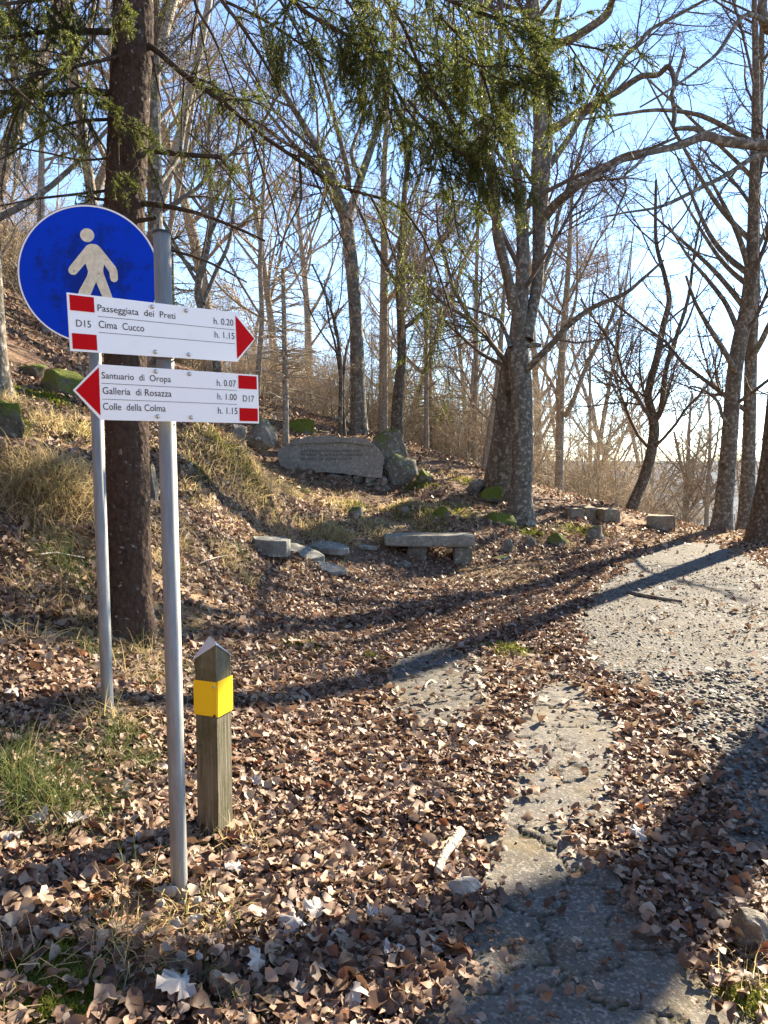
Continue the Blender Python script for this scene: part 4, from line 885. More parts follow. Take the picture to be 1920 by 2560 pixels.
# ------------------------------------------------------------------ spruce
def needles(P, rng, step=.0016, ln=(.011, .018), wd=.0014, droop=.1):
    """P (B,N,3) twig axes -> needle triangles all along them"""
    seg = np.diff(P, axis=1); L = np.linalg.norm(seg, axis=2); cnt = np.maximum(1, (L / step).astype(int)).ravel()
    S = np.repeat(P[:, :-1].reshape(-1, 3), cnt, 0); D = np.repeat(seg.reshape(-1, 3), cnt, 0); n = len(S)
    T = norm(D); p = S + D * rng.random((n, 1)); X = norm(np.cross(T, rng.normal(size=(n, 3))))
    d = norm(T * rng.uniform(.35, .9, (n, 1)) + X * 1. + np.array([0, 0, -droop])); l = rng.uniform(*ln, n)[:, None]
    wv = norm(np.cross(d, rng.normal(size=(n, 3)))) * wd
    V = np.stack([p - wv, p + wv, p + d * l], 1).reshape(-1, 3)
    return V, np.arange(n * 3).reshape(-1, 3)
RS = np.random.default_rng(77)
def bough_twigs(P, r, rng, dens=26, lmax=.55, need=True, hang=.10):
    """secondary hanging branchlets and tertiary twigs for boughs P (B,N,3)"""
    L = np.linalg.norm(np.diff(P, axis=1), axis=2).sum()
    A, ra = grow(P, r, rng, max(4, int(L * dens)), t0=.12, ang=(40, 75), lr=(.2, .5), seg=6, wig=.07, up=-hang * 1.6, rr=.4, rmin=.0022, maxL=lmax, minL=.14, pull=(0, 0, -.25))
    B_, rb = grow(A, ra, rng, len(A) * 8, t0=.12, ang=(32, 52), lr=(.22, .45), seg=2, wig=.05, up=-hang * 1.2, rr=.7, rmin=.0015, maxL=.2, minL=.05)
    return A, ra, B_, rb
sp_base = hit(322, 1588); sp_base[2] = gz(sp_base[0], sp_base[1]); SPY = sp_base[1]
spruce = empty('spruce_tree', sp_base, 'dark scaly spruce trunk behind the signs with drooping green boughs', 'tree')
stem = [(322, 1600, 124), (322, 1540, 112), (322, 1322, 103), (318, 1069, 101), (312, 800, 96), (312, 540, 92), (320, 337, 92), (326, 200, 92), (333, 30, 92)]
SP, SR = limb_px(stem, SPY)
SP = np.vstack([SP, SP[-1] + [[.02, .02, 1.5], [.05, .05, 4], [.06, .06, 7.5], [.06, .06, 11]]]); SR = np.r_[SR, .105, .08, .045, .01]
Pq = resample(np.c_[SP - sp_base, SR], 1500); Pq = np.vstack([Pq[:420], Pq[420::24]]); S_ = 96; NR = len(Pq)
V, F = tubes([(Pq[None, :, :3], Pq[None, :, 3], S_)]); c = np.repeat(Pq[:, :3], S_, 0)
ang = np.tile(np.arange(S_) / S_, NR); hh = np.repeat(Pq[:, 2], S_)
gu, gv = ang * 30, hh / .030                                       # bark scales: jittered cells around the stem
iu, iv = np.floor(gu).astype(np.int64), np.floor(gv).astype(np.int64); best = np.full(len(gu), 9.); sec = best.copy(); own = np.zeros(len(gu))
for du in (-1, 0, 1):
    for dv in (-1, 0, 1):
        a_, b_ = iu + du, iv + dv; am = a_ % 30; d = (gu - a_ - _hash(am, b_, 1)) ** 2 + ((gv - b_ - _hash(am, b_, 2)) * .8) ** 2
        new = d < best; sec = np.where(new, best, np.minimum(sec, d)); own = np.where(new, _hash(am, b_, 5), own); best = np.minimum(best, d)
edge = np.sqrt(sec) - np.sqrt(best); m = .0055 * own * sstep(.0, .10, edge) - .003 * sstep(.10, 0, edge) + .002 * fbm(gu * 2.3, gv * 1.6, 9, 2)
dn = norm(V - c); V = V + dn * m[:, None] + dn * (.035 * np.exp(-(hh - hh.min()) / .16) * (1 + .7 * np.sin(ang * 6.283 * 5)))[:, None]
V[:, 2] -= np.where(hh < .02, .1, 0)
trunk_o = link('trunk', mesh_np('trunk', V, F), M['spruce'], spruce)
# moss patch at the foot
q = np.array([hit(300, 1560)])[0] - sp_base
# boughs traced from the photograph: (points, width0, width1, depth0, depth1, twig density, needles, max twig)
BO = [([(285, 80), (210, 78), (140, 76), (80, 84), (0, 96), (-90, 110)], 16, 7, 0, -.5, 38, 1, .55),
      ([(285, 235), (200, 226), (110, 236), (0, 230), (-80, 240)], 18, 8, 0, -.6, 22, .8, .45),
      ([(280, 298), (190, 305), (120, 332), (60, 365), (-10, 405)], 9, 4, 0, -.3, 12, .3, .35),
      ([(275, 395), (200, 400), (120, 383), (40, 370), (-40, 365)], 6, 3, .1, .8, 10, .2, .3),
      ([(275, 476), (180, 487), (80, 499), (-20, 520)], 8, 4, 0, -.4, 7, 0, .3),
      ([(272, 500), (245, 498), (230, 495)], 8, 7, -.05, -.1, 6, .6, .25),
      ([(60, 245), (25, 330), (10, 430), (4, 490), (34, 565)], 7, 3, -.5, -.7, 8, 0, .3),
      ([(300, 140), (150, 175), (20, 200), (-60, 215)], 10, 5, -.1, -.9, 40, 1, .55),
      ([(20, 205), (70, 250), (120, 290), (170, 326), (220, 375), (285, 438)], 8, 3, -.9, -.7, 26, 1, .3),
      ([(180, 205), (250, 250), (300, 280)], 6, 3, -.3, -.35, 34, 1, .3), ([(270, 285), (320, 312), (360, 335), (395, 365)], 5, 2, -.25, -.3, 30, 1, .22),
      ([(296, 345), (298, 420), (312, 470), (322, 560)], 4, 2, -.22, -.25, 16, .8, .18), ([(330, 360), (345, 420), (350, 480)], 3, 2, -.25, -.25, 16, .8, .16), ([(226, 470), (236, 510), (242, 560)], 4, 2, -1.2, -1.25, 30, 1, .14),
      ([(300, -40), (200, -30), (80, 0), (-60, 20)], 14, 7, 0, -.8, 42, 1, .6), ([(310, -20), (300, 20), (280, 40)], 6, 4, -.3, -.5, 34, 1, .35),
      ([(345, 95), (380, 120), (410, 140), (450, 178), (500, 216), (545, 245), (584, 277), (659, 341), (753, 405), (838, 462), (922, 486), (989, 513), (1040, 557), (1100, 690), (1142, 830)], 16, 4, 0, -.5, 15, .55, .5),
      ([(440, 175), (500, 222), (560, 245), (640, 250)], 6, 3, -.05, -.15, 40, 1, .3), ([(470, 330), (540, 400), (600, 470), (650, 520)], 5, 2, .1, .3, 30, 1, .3),
      ([(345, 372), (400, 380), (480, 388), (556, 392)], 13, 11, 0, .1, 4, .2, .3),
      ([(350, 508), (400, 513), (440, 520), (500, 535), (580, 565), (662, 602)], 15, 6, 0, -.3, 6, 0, .25),
      ([(345, 600), (435, 627), (520, 655), (618, 706)], 10, 4, 0, .2, 6, 0, .25),
      ([(345, 552), (372, 548), (388, 545)], 12, 9, -.05, -.1, 0, 0, .2),
      ([(545, -60), (555, 0), (600, 60), (645, 130), (680, 190), (700, 240)], 12, 5, -.3, -.5, 14, .4, .4),
      ([(555, 0), (660, 50), (760, 115), (830, 160)], 8, 4, -.3, -.6, 26, .8, .45),
      ([(480, -40), (492, 20), (530, 85), (560, 155), (590, 240)], 9, 4, -.2, -.3, 10, .1, .35), ([(494, 15), (482, 80), (474, 150)], 7, 4, -.2, -.2, 8, .1, .3), ([(500, 60), (515, 140), (528, 205)], 6, 3, -.2, -.25, 8, .1, .3),
      ([(380, 140), (392, 200), (405, 265)], 7, 3, -.1, -.1, 8, .1, .2), ([(372, 400), (392, 450), (410, 508)], 5, 3, -.1, -.1, 8, .1, .2),
      ([(628, 330), (655, 420), (685, 520), (700, 610)], 7, 3, -.3, -.4, 8, 0, .3), ([(748, 375), (750, 440), (753, 500), (722, 565), (690, 640)], 6, 3, -.35, -.4, 8, 0, .3), ([(762, 390), (798, 470), (840, 560), (875, 640)], 6, 3, -.35, -.4, 9, 0, .3), ([(925, 488), (960, 560), (985, 640), (1010, 700)], 6, 3, -.45, -.5, 14, .3, .3),
      ([(640, -120), (730, 0), (780, 40), (840, 72), (900, 112), (960, 172), (1010, 262), (1060, 332), (1100, 400)], 13, 5, -.5, -1.0, 34, 1, .5),
      ([(820, -60), (880, 20), (930, 110), (960, 220), (985, 330)], 8, 4, -.8, -1.1, 34, 1, .5), ([(700, 0), (760, 110), (800, 230), (830, 330)], 7, 3, -.4, -.6, 24, .9, .4),
      ([(900, -80), (1000, 50), (1050, 170), (1095, 250), (1150, 330), (1195, 400)], 10, 4, -.8, -1.2, 36, 1, .55),
      ([(950, -100), (1080, -20), (1190, 28), (1269, 57), (1316, 74), (1420, 108), (1510, 125)], 11, 4, -.9, -1.4, 36, 1, .5),
      ([(1100, 40), (1170, 120), (1215, 210), (1240, 330), (1250, 430)], 7, 3, -1, -1.3, 44, 1, .5), ([(1150, 140), (1200, 165), (1290, 165), (1350, 190)], 6, 3, -1.1, -1.4, 40, 1, .4),
      ([(1280, 62), (1330, 120), (1365, 200), (1375, 290)], 6, 3, -1.2, -1.4, 46, 1, .36), ([(1420, 108), (1460, 170), (1490, 220), (1510, 260)], 5, 2, -1.3, -1.4, 36, 1, .28), ([(1020, 250), (1100, 342), (1180, 402), (1240, 432), (1340, 462)], 7, 3, -1, -1.3, 36, 1, .35),
      ([(1060, 420), (1140, 440), (1190, 500), (1200, 560)], 5, 2, -1, -1.1, 22, .7, .35), ([(1100, 400), (1130, 470), (1140, 560), (1160, 640)], 5, 2, -1, -1, 16, .5, .3),
      ([(1140, 230), (1190, 300), (1200, 380)], 5, 2, -1, -1.2, 40, 1, .35), ([(1230, 190), (1300, 215), (1350, 245)], 5, 2, -1.3, -1.4, 34, 1, .3), ([(1000, 120), (1080, 180), (1150, 200)], 6, 3, -.8, -1, 40, 1, .4), ([(850, 40), (900, 150), (890, 260)], 5, 2, -.7, -.9, 36, 1, .4)]
TW, ND = [], []
for pts, w0, w1, y0, y1, dn_, nd, lm in BO:
    m_ = len(pts); P, q = limb_px([(x, y, w0 + (w1 - w0) * i / (m_ - 1)) for i, (x, y) in enumerate(pts)], SPY + y0, SPY + y1)
    Pr = resample(np.c_[P - sp_base, q], 16)[None]; TW.append((Pr[..., :3], Pr[..., 3], 7))
    if dn_:
        A, ra, B_, rb = bough_twigs(Pr[..., :3], Pr[..., 3], RS, dn_, lm)
        TW += [(A, ra, 4), (B_, rb, 3)]
        if nd:
            ka = RS.random(len(A)) < nd; kb = RS.random(len(B_)) < nd
            if ka.any(): ND.append(needles(A[ka][:, 2:], RS))
            if kb.any(): ND.append(needles(B_[kb], RS))
V, F = tubes(TW); link('boughs', mesh_np('boughs', V, F), M['spruce_twig'], spruce)
VN = np.concatenate([v for v, f in ND]); link('needles', mesh_np('needles', VN, np.arange(len(VN)).reshape(-1, 3), False), M['needle'], spruce)
print('needle tris', len(VN) // 3)
# upper whorls above the frame: shared bough meshes
def bough_mesh(seed):
    rg = np.random.default_rng(seed); P = np.array([[(t, 0, .15 * t - .55 * t * t) for t in np.linspace(0, 1, 10)]]) * 2.2; r = np.linspace(.022, .004, 10)[None]
    A, ra, B_, rb = bough_twigs(P, r, rg, 26, .5); v1, f1 = tubes([(P, r, 6), (A, ra, 3), (B_, rb, 3)]); v2, f2 = needles(np.concatenate([A[:, 3:6], A[:, :3]], 0), rg, .012, wd=.004); v3, f3 = needles(B_, rg, .012, wd=.004)
    a_ = mesh_np('bough', v1, f1); a_.materials.append(M['spruce_twig']); b_ = mesh_np('needles', np.r_[v2, v3], np.r_[f2, f3 + len(v2)], False); b_.materials.append(M['needle']); return a_, b_
BM = [bough_mesh(500 + i) for i in range(2)]
for i in range(44):
    z = 4.6 + i * .2; c = on(SP - sp_base, SR, min(.98, (z + .2) / 15.5)); a_, b_ = BM[i % 2]
    o = link('bough', a_, None, spruce); o.location = (c[0], c[1], z); o.rotation_euler = (0, RS.uniform(-.1, .25), i * 2.4); s = max(.25, 1.15 - (z - 4.5) * .09); o.scale = (s, s, s)
    link('needles', b_, None, o)
# young conifers in the wood
def young_spruce(seed, h):
    rg = np.random.default_rng(seed); P = np.array([[(0, 0, z) for z in np.linspace(-.2, h, 12)]]); r = np.linspace(.09, .01, 12)[None]
    A, ra = grow(P, r, rg, 120, t0=.2, ang=(75, 100), lr=(.22, .32), seg=6, wig=.06, up=-.04, rr=.3, rmin=.006, maxL=2.2, minL=.3, taper=.95)
    B_, rb = grow(A, ra, rg, 1400, t0=.15, ang=(35, 70), lr=(.2, .5), seg=3, wig=.12, up=-.09, rr=.5, rmin=.004, maxL=.6)
    V, F = tubes([(P, r, 9), (A, ra, 4)]); t_ = mesh_np('trunk', V, F); t_.materials.append(M['dark_bark'])
    v, f = needles(B_, rg, .02, (.03, .05), .007); c_ = mesh_np('crown', v, f, False); c_.materials.append(M['needle']); return t_, c_
YS = young_spruce(600, 8.)
for px, D, s, lb in [(1075, 21.5, .78, 'dark young conifer behind the bent trunk in the wood'), (440, 24, 1.0, 'olive conifer on the hillside beyond the pale beech trunk'), (1455, 30, .7, 'pale green conifer among brush behind the stone blocks'), (1130, 26, .5, 'small bright conifer low in the brush near the pair of slender trunks'), (930, 34, .8, 'distant conifer seen past the smooth tall beech')]:
    x = (px - 960) / FPX * D; e = empty('conifer', (x, D, gz(x, D)), lb, 'tree', None, px * 1., s)
    for nm, me in zip(('trunk', 'crown'), YS): link(nm, me, None, e)


# ================================================================== forest floor cover
RF = np.random.default_rng(99)
def in_view(x, y, z, mx=420, my=250):
    u, v = topx(np.stack([x, y, z], -1)); return (u > -mx) & (u < 1920 + mx) & (v < 2560 + my) & (v > 300)
def gnormal(x, y, e=.06):
    return norm(np.stack([-(ground(x + e, y) - ground(x - e, y)) / (2 * e), -(ground(x, y + e) - ground(x, y - e)) / (2 * e), np.ones_like(x)], -1))
def cover(x, y, k=0):
    """how much litter lies here: 0..1"""
    d = np.ones_like(x); rj = np.random.default_rng(len(x)); x = x + rj.normal(size=x.shape) * .055; y = y + rj.normal(size=y.shape) * .055
    for poly, keep, s in ((ASPH, .012, 50), (OLDP, .05, 61), (GRAV, .016, 40)):
        wq = .10; m = inpoly(x + wq * fbm(x * 4, y * 4, s, 3), y + wq * fbm(x * 4, y * 4, s + 9, 3), poly)
        d = np.where(m, keep * (1 + 2.5 * (fbm(x * 1.7, y * 1.7, s + 3, 2) > .22)), d)
    for mx, my, mr in MOSSY: d = np.where((x - mx) ** 2 + (y - my) ** 2 < mr * mr * (.7 + 1.2 * (fbm(x * 5, y * 5, 77, 2) + .3)), np.minimum(d, .12), d)
    return d
MOSSY = [(*hit(px, py)[:2], r) for px, py, r in [(60, 2470, .17), (160, 2530, .13), (750, 1620, .2), (1260, 1630, .28), (1880, 2530, .12), (1140, 2010, .12), (1170, 1900, .14)]] + [(px_ + .03, py_ - .09, .15), (wx + .02, wy - .09, .15)]
def scatter(n, x0, x1, y0, y1, py=1.):
    y = y0 + (y1 - y0) * RF.random(n) ** py; x = RF.uniform(x0, x1, n)
    return x, y
def frames(nrm, rng, tilt):
    n = len(nrm); N = norm(nrm + rng.normal(size=(n, 3)) * tilt); t = norm(np.cross(N, rng.normal(size=(n, 3)))); b = np.cross(N, t); return t, b, N
TT = np.array([0, .13, .36, .62, .84, 1.]); WW = np.array([0, .60, 1., .94, .52, 0])
def leaves_hi(x, y, z, nrm, ln, rng, tilt=.45):
    n = len(x); t, b, N = frames(nrm, rng, tilt[:, None] if np.ndim(tilt) else tilt); ln = np.broadcast_to(ln, (n,)); wd = ln * rng.uniform(.26, .40, n)
    fold = rng.normal(.12, .36, n); curl = rng.normal(.0, .6, n); tw = rng.normal(0, .5, n)
    rows = []
    for i in range(6):
        s_ = TT[i] - .5
        for sg in ((0,) if i in (0, 5) else (-1, 0, 1)):
            u = s_ * ln; v = sg * WW[i] * wd * (1 + .15 * rng.normal(size=n)); h = curl * ln * s_ * s_ + np.abs(sg) * fold * wd * WW[i] + tw * v * s_ + .075 * ln * rng.normal(size=n)
            rows.append(t * u[:, None] + b * v[:, None] + N * h[:, None])
    V = np.stack(rows, 1) + np.stack([x, y, z], -1)[:, None]
    T3 = np.array([[0, 1, 2], [0, 2, 3], [10, 13, 11], [11, 13, 12]]); Q = np.array([[1 + 3 * i + j, 4 + 3 * i + j, 5 + 3 * i + j, 2 + 3 * i + j] for i in range(3) for j in range(2)])
    o = (np.arange(n) * 14)[:, None, None]
    return V.reshape(-1, 3), [(T3[None] + o).reshape(-1, 3), (Q[None] + o).reshape(-1, 4)]
def leaves_lo(x, y, z, nrm, ln, rng, tilt=.5):
    n = len(x); t, b, N = frames(nrm, rng, tilt); ln = np.broadcast_to(ln, (n,))[:, None]; wd = ln * rng.uniform(.28, .42, (n, 1)); f = rng.normal(.3, .5, (n, 1)) * wd; c = rng.normal(0, .2, (n, 1)) * ln
    C = np.stack([x, y, z], -1)
    V = np.stack([C - t * ln / 2 + N * c, C + b * wd + N * f, C + t * ln / 2 - N * c, C - b * wd + N * f], 1)
    o = (np.arange(n) * 4)[:, None, None]; return V.reshape(-1, 3), [(np.array([[0, 1, 2], [0, 2, 3]])[None] + o).reshape(-1, 3)]
def litter(n, x0, x1, y0, y1, size, hi, py=1., lift=.03, tilt=.45):
    x, y = scatter(n, x0, x1, y0, y1, py); z = ground(x, y); pile = .25 + .75 * sstep(-.35, .15, fbm(x * 1.9, y * 1.9, 21, 3))
    hillf = np.where((x < -1.2) | (y > 8.8), .72 + .28 * sstep(-.1, .2, fbm(x * .9, y * .9, 25, 3)), 1.)
    k = (RF.random(n) < cover(x, y) * pile * hillf) & in_view(x, y, z); x, y, z = x[k], y[k], z[k]
    on_p = cover(x, y) < .9; zz = z + np.where(on_p, .040 + .004 * RF.random(len(x)), RF.random(len(x)) ** 1.5 * lift + .006)
    ln = np.clip(size * np.exp(RF.normal(0, .36, len(x))), size * .4, size * 1.9)
    nr = gnormal(x, y); f = leaves_hi if hi else leaves_lo
    return f(x, y, zz, nr, ln, RF, tilt)
def join(parts):
    V, T, Q, o = [], [], [], 0
    for v, fs in parts:
        V.append(v)
        for f in fs: (T if f.shape[1] == 3 else Q).append(f + o)
        o += len(v)
    return np.concatenate(V), [np.concatenate(q) for q in (T, Q) if q]
parts = [litter(62000, -1.9, 2.1, 1.35, 3.5, .039, True, .8, .032, .3), litter(60000, -1.9, 2.1, 1.35, 3.6, .019, False, .8, .034, .4), litter(120000, -3.2, 4.2, 3.3, 7.4, .042, False, 1., .024, .3), litter(70000, -4.6, 6.0, 7.2, 11.5, .046, False, 1., .03, .36), litter(46000, -9, 9.5, 11, 19, .062, False, 1., .05, .5)]
V, F = join(parts); stuff(link('leaf_litter', mesh_np('leaf_litter', V, F, True), M['leaf']), 'brown fallen leaves carpeting the verge, bank and clearing', 'fallen leaves')

# the largest leaves in front lie there one by one
LM = []
for i in range(6):
    rg = np.random.default_rng(700 + i); v, f = leaves_hi(np.zeros(1), np.zeros(1), np.zeros(1), np.array([[0, 0, 1.]]), np.array([1.]), rg, 0.01)
    me = mesh_np('fallen_leaf', v - v.mean(0), f); me.materials.append(LEAFM[i % 4]); LM.append(me)
n = 0
while n < 240:
    px = RF.uniform(0, 1920); py = RF.uniform(1880, 2555) ; x, y = gpx(px, py)
    c_ = cover(np.array([x]), np.array([y]))[0]
    if RF.random() > c_: continue
    if (px - 460) ** 2 + (py - 2200) ** 2 < 70 ** 2: continue
    nr = gnormal(np.array([x]), np.array([y]))[0] + RF.normal(size=3) * .35
    o = link('fallen_leaf', LM[n % 6]); o.location = (x, y, gz(x, y) + RF.uniform(.045, .06)); s = RF.uniform(.042, .056)
    q = Vector(nr).to_track_quat('Z', 'Y') @ Matrix.Rotation(RF.uniform(0, 6.28), 3, 'Z').to_quaternion(); o.rotation_mode = 'QUATERNION'; o.rotation_quaternion = q; o.scale = (s, s, s)
    tag(o, 'large curled brown leaf lying on top of the litter beside the path', 'leaf', 'large loose leaves on the verge'); n += 1
def maple_mesh(seed):
    rg = np.random.default_rng(seed); m_ = 40; t = np.linspace(0, 2 * np.pi, m_, endpoint=False)
    r = .62 + .26 * np.maximum(0, np.cos(2.5 * t)) + .08 * np.abs(np.sin(7.5 * t)) + rg.normal(size=m_) * .03; r *= 1 - .35 * (np.cos(t - np.pi) > .8)
    ax, ay = rg.normal(size=2) * .5; V = [(0, 0, .05)]
    for k_ in (.5, 1.):
        for i in range(m_):
            x, y = r[i] * k_ * math.cos(t[i]), r[i] * k_ * math.sin(t[i]); V.append((x, y, ax * x * x + ay * y * y + .12 * rg.normal() * (k_ == 1.) + .10 * math.cos(5 * t[i]) * k_))
    T = [(0, 1 + i, 1 + (i + 1) % m_) for i in range(m_)]; Q = [(1 + i, 1 + m_ + i, 1 + m_ + (i + 1) % m_, 1 + (i + 1) % m_) for i in range(m_)]
    me = mesh_np('maple_leaf', np.array(V), [np.array(T), np.array(Q)]); me.materials.append(M['leaf_pale']); return me
MM = [maple_mesh(800 + i) for i in range(4)]
for i, (px, py, s, lb) in enumerate([(310, 2012, .055, 'whitish upturned maple leaf left of the signpost'), (762, 2040, .045, 'whitish upturned leaf right of the wooden post'), (760, 1905, .04, 'pale leaf beyond the wooden post in brown litter'), (450, 2510, .085, 'big pale maple leaf on its edge below the signpost'),
                                      (735, 2352, .06, 'pale curled leaf beside a second one right of the footing stones'), (790, 2330, .055, 'greyish crumpled leaf near the footing stones'), (360, 2140, .055, 'pale pink curled leaf just left of the signpost'), (1590, 2120, .06, 'white torn leaf on the litter right of the asphalt'),
                                      (25, 2130, .05, 'pale leaf near the green grass tuft'), (100, 2085, .05, 'whitish leaf at the foot of the long green grass'), (185, 2100, .055, 'pale cupped leaf between grass tuft and signpost'), (645, 2450, .05, 'pale narrow leaf among brown leaves below the footing stones'), (880, 2530, .05, 'white leaf by the corner of the cracked asphalt'), (985, 2440, .05, 'pale leaf close beside the cracked asphalt'), (930, 2340, .04, 'small pale leaf near the rounded pale stone'), (590, 2215, .05, 'pale maple leaf behind the footing stones'), (30, 1760, .05, 'pale leaf on the shaded slope left of the rear pole'), (640, 1990, .04, 'small whitish leaf beside the wooden post foot')]):
    b = hit(px, py); o = link('maple_leaf', MM[i % 4]); o.location = (b[0], b[1], b[2] + .055); s *= .8; o.scale = (s, s, s); o.rotation_euler = (RF.normal() * .5 - .15, RF.normal() * .45, RF.uniform(0, 6.28)); tag(o, lb, 'leaf')

# grass
def blades(x, y, z, ln, dirv, rng, wd=.0022, droop=.9, spread=.55, seg=3):
    n = len(x); d = norm(np.stack([dirv[:, 0], dirv[:, 1], np.ones(n)], -1) + rng.normal(size=(n, 3)) * spread * np.array([1, 1, .3])); d[:, 2] = np.abs(d[:, 2]); p = np.stack([x, y, z], -1); ln = np.broadcast_to(ln, (n,)) * rng.uniform(.55, 1.25, n)
    side = norm(np.cross(d, np.array([0, 0, 1.])) + rng.normal(size=(n, 3)) * .3); dr = droop * rng.uniform(.4, 1.4, n)[:, None]
    V = []
    for i in range(seg + 1):
        wv = side * (wd * (1 - i / (seg + .3)))
        if i < seg: V += [p - wv, p + wv]
        else: V.append(p)
        d = norm(d + np.array([0, 0, -1.]) * dr * (.5 + i * .5) * .62); p = p + d * (ln / seg)[:, None]
    V = np.stack(V, 1); k_ = V.shape[1]; o = (np.arange(n) * k_)[:, None, None]
    Q = np.array([[2 * i, 2 * i + 1, 2 * i + 3, 2 * i + 2] for i in range(seg - 1)]); T = np.array([[2 * seg - 2, 2 * seg - 1, 2 * seg]])
    return V.reshape(-1, 3), [(T[None] + o).reshape(-1, 3), (Q[None] + o).reshape(-1, 4)]
def tuft(px, py, wpx, n, ln, lean=(0, -.25), wd=.0025, droop=.9, spread=.5):
    b = hit(px, py); s = wpx / 2 * b[1] / FPX; x = b[0] + RF.normal(size=n) * s * .6; y = b[1] + RF.normal(size=n) * s * .5; z = ground(x, y) - .005
    dv = np.stack([(x - b[0]) / max(s, .01) * .5 + lean[0], (y - b[1]) / max(s, .01) * .4 + lean[1]], -1)
    return blades(x, y, z, ln, dv, RF, wd * max(1, b[1] / 4.5), droop, spread)
dry, green = [], []
for px, py, wpx, n_, ln in [(60, 1215, 120, 700, .42), (150, 1220, 110, 650, .42), (235, 1265, 120, 500, .36), (20, 1010, 80, 260, .3), (130, 1065, 110, 350, .3), (200, 1080, 100, 320, .26), (470, 1230, 90, 260, .22), (430, 1300, 70, 220, .25), (570, 1180, 130, 520, .24), (620, 1195, 110, 420, .26), (500, 1140, 120, 380, .22), (590, 1120, 130, 360, .2), (690, 1215, 80, 300, .26), (660, 1205, 60, 250, .3), (730, 1235, 70, 200, .2), (770, 1330, 110, 480, .26), (830, 1330, 80, 330, .26), (850, 1340, 60, 250, .24), (700, 1320, 70, 200, .24), (920, 1330, 80, 330, .26), (870, 1270, 80, 260, .22), (985, 1275, 80, 320, .24), (1040, 1262, 100, 320, .2), (1100, 1275, 100, 300, .2), (1060, 1310, 60, 200, .22), (1120, 1195, 110, 260, .18), (1160, 1290, 70, 200, .2), (1380, 1330, 80, 200, .18), (1450, 1320, 90, 200, .16), (560, 1390, 80, 260, .26), (590, 1440, 80, 200, .24), (430, 1360, 90, 300, .3), (410, 1420, 70, 220, .3), (1405, 1365, 60, 200, .2),
                           (530, 2120, 90, 90, .13), (600, 2130, 110, 90, .14), (470, 2290, 160, 120, .12), (320, 2420, 200, 130, .16), (300, 2250, 200, 70, .15), (230, 2350, 110, 60, .16), (560, 2330, 100, 60, .12), (30, 2480, 120, 90, .16), (640, 2150, 100, 50, .12), (250, 1800, 120, 140, .2), (330, 1700, 130, 120, .2), (380, 1650, 100, 110, .2), (100, 1500, 140, 130, .22), (200, 1560, 110, 110, .24), (60, 1600, 130, 90, .2), (440, 1560, 120, 140, .16), (1850, 2500, 160, 200, .09), (1900, 2420, 90, 80, .08)]:
    dry.append(tuft(px, py, wpx, int(n_ * (1.2 if py < 1450 else 1)), ln * (.68 if py < 1450 else 1)))
for px, py, wpx, n_, ln in [(60, 2010, 210, 520, .24), (150, 2040, 150, 320, .22), (10, 1950, 150, 300, .24), (300, 1845, 110, 260, .15), (270, 1905, 110, 260, .14), (350, 1930, 90, 160, .13), (140, 1405, 120, 260, .25), (220, 1480, 120, 220, .2), (250, 1640, 110, 160, .2), (350, 1610, 90, 140, .18), (290, 2370, 70, 36, .14), (290, 2330, 60, 26, .16), (330, 2200, 50, 24, .18), (590, 2320, 60, 26, .1), (480, 2450, 90, 50, .12), (400, 1720, 90, 110, .16), (470, 1690, 90, 110, .14), (760, 1230, 40, 90, .15), (600, 1390, 60, 110, .18), (600, 2560, 120, 60, .1), (870, 1960, 110, 60, .07), (1130, 2040, 120, 160, .06), (1190, 1940, 100, 150, .06), (1170, 1860, 110, 120, .055), (1100, 2130, 110, 90, .06), (1230, 1800, 80, 90, .05), (1250, 1630, 150, 320, .05), (750, 1620, 110, 220, .05), (680, 1650, 70, 140, .05), (930, 1650, 80, 160, .05), (1180, 1440, 260, 420, .05), (980, 1460, 200, 260, .05), (1330, 1460, 220, 260, .05), (1560, 1400, 200, 200, .06), (850, 2180, 110, 60, .06), (950, 1740, 100, 90, .05), (1190, 2010, 60, 60, .05), (1030, 2200, 90, 60, .06)]:
    green.append(tuft(px, py, wpx, n_, ln, (0, -.1), .0022, .7, .5))
def field(n, x0, x1, y0, y1, ln, thr, s, wd=.003):
    x, y = scatter(n, x0, x1, y0, y1); z = ground(x, y); k = (fbm(x * .8, y * .8, s, 3) > thr) & (cover(x, y) > .9) & in_view(x, y, z, 200, 50); x, y, z = x[k], y[k], z[k]
    return blades(x, y, z - .004, ln, RF.normal(size=(len(x), 2)) * .4 + np.array([0, -.2]), RF, wd)
dry += [field(9000, -3.6, -.4, 7.5, 13, .10, -.02, 36, .0045), field(12000, -5.5, -1.2, 4, 12, .10, .06, 33), field(15000, -8, 8, 10.5, 19, .09, .08, 34, .004), field(2600, -2.2, -.1, 1.5, 5, .10, .15, 35, .0018)]
V, F = join(dry); stuff(link('dry_grass', mesh_np('dry_grass', V, F), M['grass_dry']), 'dry straw coloured grass tufts over the bank and verge', 'grass')
V, F = join(green); stuff(link('green_grass', mesh_np('green_grass', V, F), M['grass_green']), 'short green grass tufts beside posts and path', 'grass')
